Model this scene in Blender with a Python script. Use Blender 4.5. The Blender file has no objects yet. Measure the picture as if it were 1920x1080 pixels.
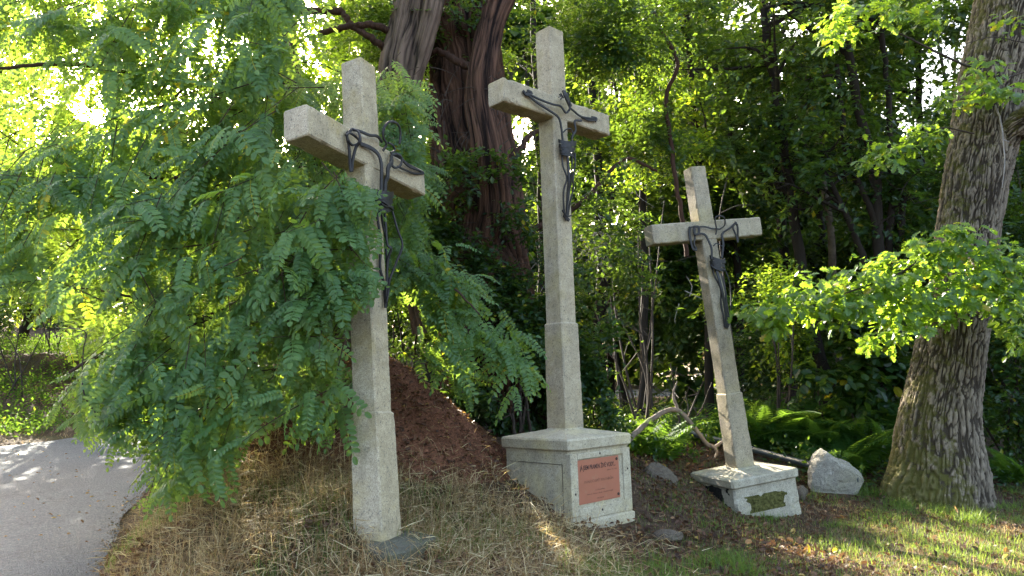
import bpy, math, random
import numpy as np
from mathutils import Matrix, Vector

# ------------------------------------------------------------------ camera, world, sun, exposure
SC = bpy.context.scene
EYE = np.array([0.0, 0.0, 1.6])
FOC, PITCH, ROLL = 1357.43, 0.09351, -0.012593      # focal length in pixels of a 1920 px wide frame
cp, sp, cr, sr = math.cos(PITCH), math.sin(PITCH), math.cos(ROLL), math.sin(ROLL)
FWD = np.array([0, cp, sp]); UP0 = np.array([0, -sp, cp]); RT0 = np.array([1.0, 0, 0])
RT = cr * RT0 + sr * UP0
UPV = cr * UP0 - sr * RT0
cam_d = bpy.data.cameras.new('camera'); cam = bpy.data.objects.new('camera', cam_d)
SC.collection.objects.link(cam); SC.camera = cam
cam_d.sensor_width = 36; cam_d.lens = FOC / 1920 * 36
cam_d.clip_start = 0.05; cam_d.clip_end = 600
cam.matrix_world = Matrix(((RT[0], UPV[0], -FWD[0], EYE[0]), (RT[1], UPV[1], -FWD[1], EYE[1]),
                           (RT[2], UPV[2], -FWD[2], EYE[2]), (0, 0, 0, 1)))

def ray(px, py):
    return FWD + RT * ((px - 960) / FOC) - UPV * ((py - 540) / FOC)
def P(px, py, y):
    """world point seen at photo pixel (px, py) at world depth y"""
    r = ray(px, py); return EYE + r * (y / r[1])
def pix(A):
    """photo pixel of world points (N,3)"""
    d = np.atleast_2d(A) - EYE
    w = np.maximum(d @ FWD, 0.01)
    return 960 + FOC * (d @ RT) / w, 540 - FOC * (d @ UPV) / w

SUN = ray(410, 90); SUN = SUN / np.linalg.norm(SUN)
SUN_EL = math.asin(SUN[2]); SUN_AZ = math.atan2(SUN[0], SUN[1])
world = bpy.data.worlds.new("World"); SC.world = world; world.use_nodes = True
nt = world.node_tree; nt.nodes.clear()
sky = nt.nodes.new('ShaderNodeTexSky'); sky.sky_type = 'NISHITA'; sky.sun_disc = False
sky.sun_elevation = SUN_EL; sky.sun_rotation = SUN_AZ; sky.air_density = 0.9; sky.dust_density = 7.0; sky.ozone_density = 0.2
bg = nt.nodes.new('ShaderNodeBackground'); bg.inputs['Strength'].default_value = 0.15
wo = nt.nodes.new('ShaderNodeOutputWorld')
nt.links.new(sky.outputs[0], bg.inputs[0]); nt.links.new(bg.outputs[0], wo.inputs[0])
sun_d = bpy.data.lights.new('sun', 'SUN'); sun_d.energy = 4.0; sun_d.angle = math.radians(0.55); sun_d.color = (1.0, 0.93, 0.78)
sun = bpy.data.objects.new('sun', sun_d); SC.collection.objects.link(sun)
sun.rotation_euler = Vector(SUN).to_track_quat('Z', 'Y').to_euler(); sun.location = (-6, 14, 12)
SC.view_settings.view_transform = 'Standard'; SC.view_settings.look = 'None'
SC.view_settings.gamma = 1; SC.view_settings.use_curve_mapping = False
SC.view_settings.exposure = 3.25
SC.render.engine = 'CYCLES'
SC.cycles.use_denoising = True
SC.cycles.max_bounces = 7; SC.cycles.diffuse_bounces = 5; SC.cycles.glossy_bounces = 2; SC.cycles.transmission_bounces = 5
SC.cycles.sample_clamp_indirect = 8
SC.cycles.caustics_reflective = False; SC.cycles.caustics_refractive = False

rng = np.random.default_rng(7); random.seed(7)
COL = SC.collection

# ------------------------------------------------------------------ numpy noise
def _h(ix, iy, iz, s):
    n = (ix * 374761393 + iy * 668265263 + iz * 2147483647 + s * 1274126177) & 0xFFFFFFFF
    n = ((n ^ (n >> 13)) * 1274126177) & 0xFFFFFFFF
    n = ((n ^ (n >> 16)) * 2246822519) & 0xFFFFFFFF
    return ((n ^ (n >> 15)) & 0xFFFF) / 32767.5 - 1.0
def vnoise(p, s=0):
    p = np.asarray(p, float); i = np.floor(p).astype(np.int64); f = p - i; f = f * f * (3 - 2 * f)
    r = 0
    for a in (0, 1):
        for b in (0, 1):
            for c in (0, 1):
                w = (f[..., 0] if a else 1 - f[..., 0]) * (f[..., 1] if b else 1 - f[..., 1]) * (f[..., 2] if c else 1 - f[..., 2])
                r = r + w * _h(i[..., 0] + a, i[..., 1] + b, i[..., 2] + c, s)
    return r
def fbm(p, o=4, s=0):
    r = 0; a = 1.0; t = 0
    for k in range(o):
        r = r + a * vnoise(np.asarray(p) * 2 ** k, s + k * 17); t += a; a *= 0.5
    return r / t
def norm(v):
    return v / np.maximum(np.linalg.norm(v, axis=-1, keepdims=True), 1e-9)
def sstep(a, b, x):
    t = np.clip((x - a) / (b - a), 0, 1); return t * t * (3 - 2 * t)

# ------------------------------------------------------------------ mesh and object helpers
def mesh_from(name, V, F, tint=None, smooth=False):
    """V (n,3), F (m,3) or (m,4) array or list of arrays of both"""
    Fs = F if isinstance(F, list) else [F]
    me = bpy.data.meshes.new(name)
    V = np.asarray(V, np.float32)
    me.vertices.add(len(V)); me.vertices.foreach_set('co', V.ravel())
    idx = np.concatenate([np.asarray(f, np.int32).ravel() for f in Fs])
    tot = np.concatenate([np.full(len(f), np.asarray(f).shape[1], np.int32) for f in Fs])
    me.loops.add(len(idx)); me.loops.foreach_set('vertex_index', idx)
    me.polygons.add(len(tot))
    st = np.concatenate([[0], np.cumsum(tot)[:-1]]).astype(np.int32)
    me.polygons.foreach_set('loop_start', st)
    me.polygons.foreach_set('use_smooth', np.full(len(tot), smooth))
    if tint is not None:
        at = me.attributes.new('tint', 'FLOAT', 'POINT'); at.data.foreach_set('value', np.asarray(tint, np.float32))
    me.update(calc_edges=True)
    return me
def setp(o, label=None, cat=None, group=None, kind=None):
    if label: o['label'] = label
    if cat: o['category'] = cat
    if group: o['group'] = group
    if kind: o['kind'] = kind
    return o
def link(name, me, mat, parent=None, label=None, cat=None, group=None, kind=None, loc=None):
    """link a mesh given in world coordinates; origin moved to the parent or to loc"""
    base = None
    if parent is not None:
        b = np.zeros(3); q = parent
        while q is not None: b += np.array(q.location); q = q.parent
        base = b
    elif loc is not None: base = np.array(loc, float)
    if base is not None and me is not None:
        n = len(me.vertices); co = np.empty(n * 3, np.float32); me.vertices.foreach_get('co', co)
        co = co.reshape(-1, 3) - base.astype(np.float32); me.vertices.foreach_set('co', co.ravel()); me.update()
    o = bpy.data.objects.new(name, me)
    if mat is not None and me is not None and not me.materials:
        for m in (mat if isinstance(mat, (list, tuple)) else [mat]): me.materials.append(m)
    COL.objects.link(o)
    if parent is not None: o.parent = parent
    elif loc is not None: o.location = tuple(base)
    return setp(o, label, cat, group, kind)
def empty(name, loc, label, cat, group=None):
    o = bpy.data.objects.new(name, None); COL.objects.link(o); o.location = tuple(float(a) for a in loc)
    o.empty_display_size = 0.2
    return setp(o, label, cat, group)
class MB:
    """collects pieces into one mesh"""
    def __init__(s): s.V = []; s.F3 = []; s.F4 = []; s.T = []; s.n = 0
    def add(s, V, F, t=0.5):
        V = np.asarray(V, float); F = np.asarray(F, int)
        s.V.append(V); (s.F4 if F.shape[1] == 4 else s.F3).append(F + s.n)
        s.T.append(np.broadcast_to(t, (len(V),)).astype(float)); s.n += len(V)
        return s
    def mesh(s, name, smooth=False):
        Fs = []
        if s.F4: Fs.append(np.concatenate(s.F4))
        if s.F3: Fs.append(np.concatenate(s.F3))
        return mesh_from(name, np.concatenate(s.V), Fs, np.concatenate(s.T), smooth)

# ------------------------------------------------------------------ materials
def mat(name):
    m = bpy.data.materials.new(name); m.use_nodes = True; t = m.node_tree; t.nodes.clear()
    return m, t
def N(t, kind, **kw):
    n = t.nodes.new(kind)
    for k, v in kw.items():
        if k.startswith('i_'):
            key = k[2:].replace('_', ' ')
            n.inputs[int(key) if key.isdigit() else key].default_value = v
        else: setattr(n, k, v)
    return n
def ramp(t, src, stops, interp='LINEAR'):
    r = t.nodes.new('ShaderNodeValToRGB'); r.color_ramp.interpolation = interp
    e = r.color_ramp.elements
    while len(e) < len(stops): e.new(0.5)
    for k, (p_, c) in enumerate(stops):
        e[k].position = p_; e[k].color = tuple(c) + (1,) if len(c) == 3 else c
    t.links.new(src, r.inputs[0]); return r.outputs[0]
def noise(t, scale, detail=4, rough=0.55, vec=None, dist=0):
    n = N(t, 'ShaderNodeTexNoise'); n.inputs['Scale'].default_value = scale; n.inputs['Detail'].default_value = detail
    n.inputs['Roughness'].default_value = rough; n.inputs['Distortion'].default_value = dist
    if vec is not None: t.links.new(vec, n.inputs['Vector'])
    return n.outputs[0]
def mixc(t, f, a, b, mode='MIX'):
    m = t.nodes.new('ShaderNodeMix'); m.data_type = 'RGBA'; m.blend_type = mode
    for s, v in ((m.inputs[0], f), (m.inputs[6], a), (m.inputs[7], b)):
        if isinstance(v, (int, float)): s.default_value = v
        elif isinstance(v, tuple): s.default_value = v + (1,) if len(v) == 3 else v
        else: t.links.new(v, s)
    return m.outputs[2]
def math_(t, op, a, b=None, clamp=False):
    m = t.nodes.new('ShaderNodeMath'); m.operation = op; m.use_clamp = clamp
    for s, v in ((m.inputs[0], a), (m.inputs[1], b)):
        if v is None: continue
        if isinstance(v, (int, float)): s.default_value = v
        else: t.links.new(v, s)
    return m.outputs[0]
def coords(t, scale=None, obj=True):
    c = N(t, 'ShaderNodeTexCoord'); o = c.outputs['Object' if obj else 'Generated']
    if scale:
        mp = N(t, 'ShaderNodeMapping'); mp.inputs['Scale'].default_value = scale; t.links.new(o, mp.inputs[0]); return mp.outputs[0]
    return o
def out(t, sh):
    o = t.nodes.new('ShaderNodeOutputMaterial'); t.links.new(sh, o.inputs[0])
def bump(t, h, strength=0.5, dist=0.01):
    b = N(t, 'ShaderNodeBump'); b.inputs['Strength'].default_value = strength; b.inputs['Distance'].default_value = dist
    t.links.new(h, b.inputs['Height']); return b.outputs[0]
def princ(t, col, rough=0.8, metal=0.0, nrm=None, spec=0.3):
    p = t.nodes.new('ShaderNodeBsdfPrincipled')
    for s, v in ((p.inputs['Base Color'], col), (p.inputs['Roughness'], rough), (p.inputs['Metallic'], metal), (p.inputs['Specular IOR Level'], spec)):
        if isinstance(v, (int, float)): s.default_value = v
        elif isinstance(v, tuple): s.default_value = v + (1,) if len(v) == 3 else v
        else: t.links.new(v, s)
    if nrm is not None: t.links.new(nrm, p.inputs['Normal'])
    return p.outputs[0]
def attr(t, name='tint'):
    a = N(t, 'ShaderNodeAttribute'); a.attribute_name = name; return a.outputs['Fac']

def leaf_mat(name, stops, trans=0.5, tcol=(0.30, 0.42, 0.03), rough=0.45, spec=0.35):
    """thin leaf: gloss and diffuse on both faces, light passing through by translucency"""
    m, t = mat(name)
    c = ramp(t, attr(t), stops)
    big = noise(t, 9.0, 2, vec=coords(t))
    c2 = mixc(t, math_(t, 'MULTIPLY', big, 0.35), c, mixc(t, 1.0, c, (0.62, 0.8, 0.5), 'MULTIPLY'))
    p = princ(t, c2, rough, 0, None, spec)
    tr = N(t, 'ShaderNodeBsdfTranslucent')
    tc = mixc(t, 0.68, mixc(t, 1.0, c2, (3.4, 3.2, 1.6), 'MULTIPLY'), tcol)
    t.links.new(tc, tr.inputs[0])
    ms = N(t, 'ShaderNodeMixShader'); ms.inputs[0].default_value = trans
    t.links.new(p, ms.inputs[1]); t.links.new(tr.outputs[0], ms.inputs[2]); out(t, ms.outputs[0])
    return m
M = {}
M['robinia'] = leaf_mat('locust_leaf', [(0, (0.024, 0.060, 0.018)), (0.45, (0.066, 0.140, 0.048)), (0.9, (0.140, 0.225, 0.070)), (0.975, (0.11, 0.17, 0.02)), (1, (0.42, 0.32, 0.02))], 0.42, (0.36, 0.48, 0.03), 0.45, 0.38)
M['oak'] = leaf_mat('oak_leaf', [(0, (0.030, 0.075, 0.018)), (0.5, (0.055, 0.125, 0.022)), (0.93, (0.09, 0.16, 0.02)), (1, (0.30, 0.20, 0.02))], 0.5, (0.40, 0.55, 0.03), 0.34, 0.6)
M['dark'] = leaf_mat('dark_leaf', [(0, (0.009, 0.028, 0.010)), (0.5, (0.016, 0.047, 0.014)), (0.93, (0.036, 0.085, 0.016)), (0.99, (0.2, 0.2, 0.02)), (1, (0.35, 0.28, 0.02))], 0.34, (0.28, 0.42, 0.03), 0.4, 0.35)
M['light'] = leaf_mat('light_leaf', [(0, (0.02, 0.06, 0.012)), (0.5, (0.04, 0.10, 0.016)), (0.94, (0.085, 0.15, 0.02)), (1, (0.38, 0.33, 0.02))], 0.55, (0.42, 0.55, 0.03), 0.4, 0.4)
M['fern'] = leaf_mat('fern_leaf', [(0, (0.018, 0.055, 0.012)), (0.6, (0.035, 0.095, 0.018)), (0.96, (0.07, 0.12, 0.02)), (1, (0.2, 0.12, 0.03))], 0.42, (0.25, 0.38, 0.03), 0.65, 0.12)
M['grass'] = leaf_mat('green_grass', [(0, (0.04, 0.09, 0.018)), (0.5, (0.075, 0.14, 0.025)), (0.8, (0.13, 0.17, 0.05)), (1, (0.34, 0.27, 0.12))], 0.4, (0.36, 0.46, 0.06), 0.5, 0.3)
M['dry'] = leaf_mat('dry_grass', [(0, (0.05, 0.028, 0.016)), (0.25, (0.17, 0.092, 0.048)), (0.55, (0.36, 0.25, 0.14)), (0.86, (0.62, 0.52, 0.33)), (0.9, (0.09, 0.13, 0.035)), (1, (0.08, 0.15, 0.035))], 0.3, (0.5, 0.36, 0.16), 0.6, 0.2)
M['litter'] = leaf_mat('leaf_litter', [(0, (0.035, 0.018, 0.012)), (0.4, (0.085, 0.040, 0.024)), (0.75, (0.16, 0.082, 0.045)), (0.93, (0.30, 0.17, 0.08)), (1, (0.45, 0.30, 0.10))], 0.15, (0.3, 0.15, 0.06), 0.6, 0.25)
M['needle'] = leaf_mat('needle_litter', [(0, (0.035, 0.015, 0.010)), (0.5, (0.13, 0.060, 0.035)), (0.85, (0.22, 0.11, 0.062)), (0.95, (0.28, 0.17, 0.08)), (1, (0.40, 0.30, 0.12))], 0.05, (0.2, 0.1, 0.05), 0.7, 0.15)
M['yellow'] = leaf_mat('yellow_leaf', [(0, (0.55, 0.40, 0.03)), (1, (0.62, 0.45, 0.04))], 0.35, (0.7, 0.5, 0.05))
M['orange'] = leaf_mat('orange_leaf', [(0, (0.36, 0.19, 0.08)), (1, (0.38, 0.2, 0.08))], 0.3, (0.6, 0.3, 0.08))

def stone_mat(name, base=(0.42, 0.35, 0.25), pale=(0.60, 0.52, 0.395), lich=(0.34, 0.27, 0.12), lichen=0.85, dark=0.6, moss=0.0):
    m, t = mat(name); co = coords(t)
    v = N(t, 'ShaderNodeTexVoronoi'); v.inputs['Scale'].default_value = 170; t.links.new(co, v.inputs['Vector'])
    grain = ramp(t, v.outputs['Color'], [(0.1, (0.0, 0, 0)), (0.9, (1, 1, 1))])
    c = mixc(t, grain, mixc(t, 1.0, base, (0.80, 0.80, 0.80), 'MULTIPLY'), pale)
    geo = N(t, 'ShaderNodeNewGeometry'); sx = N(t, 'ShaderNodeSeparateXYZ'); t.links.new(geo.outputs['Normal'], sx.inputs[0])
    flank = math_(t, 'MULTIPLY', math_(t, 'ADD', math_(t, 'MULTIPLY', sx.outputs[0], 0.5), 0.5), 0.55)   # lichen grows on one side only
    big = noise(t, 2.6, 6, 0.62, co)
    l = ramp(t, big, [(0.42, (0, 0, 0)), (0.66, (1, 1, 1))])
    c = mixc(t, math_(t, 'MULTIPLY', math_(t, 'MAXIMUM', l, flank), lichen), c, mixc(t, grain, lich, tuple(a * 1.35 for a in lich)))
    st = noise(t, 3.0, 5, 0.65, coords(t, (3.0, 3.0, 0.9)))
    s2 = ramp(t, st, [(0.5, (0, 0, 0)), (0.78, (0.8, 0.8, 0.8))])
    c = mixc(t, math_(t, 'MULTIPLY', s2, dark), c, (0.15, 0.135, 0.105))
    mm = noise(t, 11, 6, 0.72, co)
    c = mixc(t, ramp(t, mm, [(0.4, (0.55, 0.55, 0.55)), (0.62, (0, 0, 0))]), c, mixc(t, 1.0, c, (0.66, 0.64, 0.60), 'MULTIPLY'))
    spk = noise(t, 55, 3, 0.6, co)
    c = mixc(t, ramp(t, spk, [(0.58, (0, 0, 0)), (0.68, (0.7, 0.7, 0.7))]), c, (0.10, 0.095, 0.08))
    if moss > 0:
        g = noise(t, 5.5, 6, 0.7, co)
        c = mixc(t, ramp(t, g, [(0.62 - moss * 0.3, (0, 0, 0)), (0.70 - moss * 0.3, (1, 1, 1))]), c, (0.05, 0.06, 0.028))
    hb = math_(t, 'ADD', math_(t, 'MULTIPLY', v.outputs['Distance'], 0.6), noise(t, 30, 6, 0.65, co))
    out(t, princ(t, c, 0.9, 0, bump(t, hb, 0.55, 0.006), 0.2)); return m
M['stone'] = stone_mat('aggregate_stone')
M['stone_mid'] = stone_mat('aggregate_stone_grey', (0.39, 0.325, 0.24), (0.56, 0.48, 0.365), (0.33, 0.27, 0.13), 0.8, 0.65)
M['stone_pale'] = stone_mat('pale_lichen_stone', (0.40, 0.355, 0.27), (0.54, 0.485, 0.39), (0.45, 0.38, 0.21), 0.8, 0.4)
M['stone_old'] = stone_mat('weathered_stone', (0.32, 0.27, 0.20), (0.47, 0.405, 0.31), (0.30, 0.255, 0.13), 0.7, 0.75)
M['slab'] = stone_mat('mossy_slab', (0.085, 0.080, 0.066), (0.14, 0.13, 0.108), (0.10, 0.10, 0.04), 0.8, 0.5)
M['rock'] = stone_mat('field_stone', (0.27, 0.25, 0.22), (0.42, 0.395, 0.35), (0.28, 0.26, 0.15), 0.4, 0.6)
M['rock_brown'] = stone_mat('brown_stone', (0.10, 0.078, 0.058), (0.16, 0.125, 0.095), (0.11, 0.095, 0.05), 0.4, 0.5)

def flat_mat(name, col, rough=0.6, metal=0.0, var=0.25, scale=20, spec=0.3, bs=0.2):
    m, t = mat(name); co = coords(t); n = noise(t, scale, 5, 0.6, co)
    c = mixc(t, ramp(t, n, [(0.3, (0, 0, 0)), (0.7, (1, 1, 1))]), tuple(a * (1 - var) for a in col), tuple(a * (1 + var) for a in col))
    out(t, princ(t, c, rough, metal, bump(t, n, bs, 0.004), spec)); return m
M['iron'] = flat_mat('blackened_iron', (0.024, 0.022, 0.021), 0.5, 0.2, 0.35, 25, 0.3)
M['pipe'] = flat_mat('grey_plastic_pipe', (0.045, 0.058, 0.07), 0.38, 0, 0.15, 8, 0.4)
M['hole'] = flat_mat('rusty_plug', (0.05, 0.035, 0.025), 0.8)
M['ink'] = flat_mat('engraved_letters', (0.045, 0.022, 0.018), 0.6)
M['inkfaint'] = flat_mat('faded_letters', (0.17, 0.075, 0.045), 0.6)
M['twig'] = flat_mat('twig_bark', (0.05, 0.037, 0.028), 0.85, 0, 0.4, 12)
M['deadwood'] = flat_mat('dead_wood', (0.15, 0.115, 0.085), 0.85, 0, 0.4, 10)
M['paletwig'] = flat_mat('pale_dead_twig', (0.26, 0.235, 0.21), 0.85, 0, 0.3, 10)
M['rachis'] = flat_mat('leaf_stalk', (0.10, 0.12, 0.035), 0.6, 0, 0.2, 6)

m, t = mat('copper_plaque'); co = coords(t)
c = mixc(t, noise(t, 4, 4, 0.6, co), (0.42, 0.155, 0.092), (0.31, 0.12, 0.065))
c = mixc(t, ramp(t, noise(t, 14, 6, 0.7, co), [(0.56, (0, 0, 0)), (0.75, (0.5, 0.5, 0.5))]), c, (0.33, 0.22, 0.13))
out(t, princ(t, c, 0.5, 0.25, bump(t, noise(t, 60, 3, 0.6, co), 0.15, 0.002), 0.4)); M['copper'] = m

def bark_mat(name, hi, lo, mossc=None, moss=0.0, zs=0.25, sc=14, bd=0.02, side=None):
    """ridge colour from the stored relief, fine grain from noise, moss on one flank"""
    m, t = mat(name); co = coords(t)
    r = attr(t)
    fine = noise(t, sc, 8, 0.72, coords(t, (1, 1, zs)), .6)
    c = mixc(t, ramp(t, math_(t, 'ADD', math_(t, 'MULTIPLY', r, 0.75), math_(t, 'MULTIPLY', fine, 0.35)), [(0.38, (0, 0, 0)), (0.9, (1, 1, 1))]), lo, hi)
    c = mixc(t, ramp(t, noise(t, 1.6, 4, 0.6, co), [(0.45, (0, 0, 0)), (0.7, (0.55, 0.55, 0.55))]), c, mixc(t, 1.0, c, (0.62, 0.6, 0.6), 'MULTIPLY'))
    if mossc:
        a = attr(t, 'moss')
        k = math_(t, 'MULTIPLY', ramp(t, math_(t, 'ADD', a, math_(t, 'MULTIPLY', math_(t, 'SUBTRACT', noise(t, 7, 8, 0.75, co), 0.5), 2.4)), [(0.42, (0, 0, 0)), (0.62, (1, 1, 1))]), moss)
        c = mixc(t, k, c, mixc(t, noise(t, 25, 3, 0.6, co), mossc, tuple(x * 0.45 for x in mossc)))
    h = math_(t, 'ADD', math_(t, 'MULTIPLY', fine, 0.8), math_(t, 'MULTIPLY', noise(t, 60, 4, 0.6, coords(t, (1, 1, zs * 2))), 0.3))
    out(t, princ(t, c, 0.92, 0, bump(t, h, 0.8, bd), 0.15)); return m
M['oak_bark'] = bark_mat('oak_bark', (0.25, 0.205, 0.15), (0.045, 0.035, 0.025), (0.12, 0.115, 0.026), 0.8, 0.35, 16, 0.02)
M['old_bark'] = bark_mat('stringy_bark', (0.15, 0.078, 0.050), (0.014, 0.008, 0.006), None, 0, 0.09, 34, 0.045)
M['grey_bark'] = bark_mat('grey_furrowed_bark', (0.19, 0.13, 0.095), (0.026, 0.018, 0.014), None, 0, 0.10, 30, 0.04)
M['locust_bark'] = bark_mat('locust_bark', (0.13, 0.082, 0.055), (0.025, 0.014, 0.010), None, 0, 0.2, 18, 0.02)
M['dark_bark'] = bark_mat('dark_bark', (0.060, 0.047, 0.036), (0.014, 0.011, 0.009), None, 0, 0.2, 14, 0.012)

# ground: soil, needles and leaf mould mixed by noise
m, t = mat('forest_soil'); co = coords(t)
g1 = noise(t, 1.3, 6, 0.62, co); g2 = noise(t, 22, 6, 0.7, co)
c = mixc(t, ramp(t, g2, [(0.35, (0, 0, 0)), (0.7, (1, 1, 1))]), (0.055, 0.036, 0.024), (0.16, 0.11, 0.072))
c = mixc(t, ramp(t, g1, [(0.5, (0, 0, 0)), (0.68, (0.7, 0.7, 0.7))]), c, mixc(t, g2, (0.045, 0.055, 0.02), (0.11, 0.10, 0.045)))
c = mixc(t, ramp(t, noise(t, 90, 3, 0.7, co), [(0.6, (0, 0, 0)), (0.68, (1, 1, 1))]), c, (0.19, 0.14, 0.09))
out(t, princ(t, c, 0.95, 0, bump(t, math_(t, 'ADD', g2, noise(t, 120, 4, 0.7, co)), 0.9, 0.03), 0.1)); M['soil'] = m
m, t = mat('worn_asphalt'); co = coords(t)
v = N(t, 'ShaderNodeTexVoronoi'); v.inputs['Scale'].default_value = 75; t.links.new(co, v.inputs['Vector'])
c = ramp(t, v.outputs['Color'], [(0.1, (0.036, 0.043, 0.056)), (0.6, (0.074, 0.086, 0.110)), (0.95, (0.145, 0.158, 0.180))])
c = mixc(t, ramp(t, noise(t, 0.9, 5, 0.6, co), [(0.4, (0, 0, 0)), (0.7, (0.6, 0.6, 0.6))]), c, mixc(t, 1.0, c, (1.2, 1.2, 1.2), 'MULTIPLY'))
c = mixc(t, ramp(t, noise(t, 14, 5, 0.7, co), [(0.6, (0, 0, 0)), (0.75, (0.6, 0.6, 0.6))]), c, (0.075, 0.065, 0.055))
wv = N(t, 'ShaderNodeVectorMath', operation='ADD'); nz = N(t, 'ShaderNodeTexNoise'); nz.inputs['Scale'].default_value = 3.0; nz.inputs['Detail'].default_value = 5; t.links.new(co, nz.inputs['Vector']); t.links.new(co, wv.inputs[0]); t.links.new(nz.outputs['Color'], wv.inputs[1])
cr_ = N(t, 'ShaderNodeTexVoronoi', feature='DISTANCE_TO_EDGE'); cr_.inputs['Scale'].default_value = 0.75; t.links.new(wv.outputs[0], cr_.inputs['Vector'])
c = mixc(t, ramp(t, cr_.outputs['Distance'], [(0.0, (0.8, 0.8, 0.8)), (0.012, (0, 0, 0))]), c, (0.02, 0.02, 0.022))
c = mixc(t, ramp(t, noise(t, 0.5, 4, 0.6, coords(t, (1, .25, 1))), [(0.42, (0, 0, 0)), (0.62, (0.5, 0.5, 0.5))]), c, mixc(t, 1.0, c, (0.6, 0.6, 0.62), 'MULTIPLY'))
out(t, princ(t, c, 0.72, 0, bump(t, math_(t, 'ADD', math_(t, 'MULTIPLY', v.outputs['Distance'], 1.2), noise(t, 40, 4, 0.7, co)), 1.0, 0.012), 0.35)); M['asphalt'] = m

# ------------------------------------------------------------------ terrain
E1 = np.array([(-2.1, -8), (-2.3, 0), (-2.45, 3.5), (-2.85, 5), (-3.55, 6.6), (-4.3, 8.4), (-4.9, 10.7), (-4.9, 13), (-4.0, 17), (-1.5, 21.5), (4, 26), (14, 31)], float)
E2 = np.array([(-60, 7.5), (-20, 10.6), (-13, 12.3), (-9.6, 13.9), (-8.9, 17.5), (-7.2, 21.5), (-3.2, 26.5), (2, 31), (12, 36)], float)
def resample(A, n):
    A = np.asarray(A, float); d = np.concatenate([[0], np.cumsum(np.linalg.norm(np.diff(A, axis=0), axis=1))])
    s = np.linspace(0, d[-1], n); return np.stack([np.interp(s, d, A[:, k]) for k in range(A.shape[1])], 1)
def cat_rom(A, n):
    """smooth curve through the control points, n samples"""
    A = np.asarray(A, float)
    if len(A) < 3: return resample(A, n)
    Q = np.vstack([2 * A[0] - A[1], A, 2 * A[-1] - A[-2]])
    o = []
    for i in range(1, len(Q) - 2):
        tt = np.linspace(0, 1, 12, endpoint=False)[:, None]
        p0, p1, p2, p3 = Q[i - 1], Q[i], Q[i + 1], Q[i + 2]
        o.append(0.5 * (2 * p1 + (p2 - p0) * tt + (2 * p0 - 5 * p1 + 4 * p2 - p3) * tt ** 2 + (3 * p1 - p0 - 3 * p2 + p3) * tt ** 3))
    o.append(A[-1:]); return resample(np.concatenate(o), n)
def inpoly(x, y, poly):
    r = np.zeros(np.shape(x), bool); j = len(poly) - 1
    for i in range(len(poly)):
        xi, yi = poly[i]; xj, yj = poly[j]
        c = ((yi > y) != (yj > y)) & (x < (xj - xi) * (y - yi) / (yj - yi + 1e-12) + xi)
        r ^= c; j = i
    return r
def segdist(x, y, A):
    """distance to a polyline"""
    d = np.full(np.shape(x), 1e9)
    for i in range(len(A) - 1):
        a, b = A[i], A[i + 1]; ab = b - a; L = ab @ ab
        t_ = np.clip(((x - a[0]) * ab[0] + (y - a[1]) * ab[1]) / L, 0, 1)
        d = np.minimum(d, np.hypot(x - a[0] - t_ * ab[0], y - a[1] - t_ * ab[1]))
    return d
ROADP = np.vstack([cat_rom(E1, 60), cat_rom(E2, 60)[::-1], [(-60, -8)]])
E1s, E2s = cat_rom(E1, 60), cat_rom(E2, 60)
BANKP = np.vstack([E2s, [(12, 90), (-90, 90), (-90, 7.5)]])
CP = np.array([(-2.85, 5, 0), (-2.45, 3.5, 0), (-3.55, 6.6, .02), (-4.3, 8.4, .02), (-4.9, 10.7, .02), (-4.9, 13, .02), (-4, 17, .03),
  (-2.53, 6.2, .50), (-2.19, 5.4, .32), (-2.02, 5, .17), (-1.95, 6.5, .80), (-1.67, 5.6, .47), (-1.28, 4.75, .2), (-1.13, 5.14, .60), (-.98, 4.80, .30), (-.56, 4.96, .27), (-.5, 4.85, .24), (-.8, 4.56, .23), (-1.2, 5.5, .52), (-0.82, 5.25, .30),
  (-0.56, 4.78, .17), (-0.5, 6, .39), (-0.57, 6.9, .65), (-0.13, 7.2, .52), (-0.07, 6.2, .28), (-0.06, 5.1, .12), (0.44, 6.45, .18), (0.77, 6.5, .02), (1.11, 6.9, .02),
  (1.36, 8, .26), (0.92, 5.5, .03), (1.99, 8.2, .10), (2.44, 8.1, -.12), (3.28, 8.6, -.14), (1.86, 6, -.07), (3.88, 9.2, -.10), (4.76, 9, -.16), (5.73, 9, -.22),
  (3.25, 6.2, -.13), (4.13, 6.2, -.14), (2, 3, 0), (0, 3, 0), (-2, 3, 0.02), (5, 3, -.05), (-1.2, 8.5, .85), (0, 9, .75), (1, 10, .5), (-2.5, 9, .6), (-3.2, 11, .3),
  (0, 12, .35), (3, 11, .2), (5.5, 11.5, .0), (7, 8, -.2), (8, 12, 0), (1, 14, .2), (-2.5, 14, .15), (7, 5, -.1), (4, 14, .15)], float)
def _tps(r2): return np.where(r2 > 1e-9, 0.5 * r2 * np.log(np.maximum(r2, 1e-9)), 0)
_n = len(CP); _K = _tps(((CP[:, None, :2] - CP[None, :, :2]) ** 2).sum(-1)) + np.eye(_n) * 0.02
_Pm = np.hstack([np.ones((_n, 1)), CP[:, :2]]); _A = np.zeros((_n + 3, _n + 3)); _A[:_n, :_n] = _K; _A[:_n, _n:] = _Pm; _A[_n:, :_n] = _Pm.T
_W = np.linalg.solve(_A, np.concatenate([CP[:, 2], [0, 0, 0]]))
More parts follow.
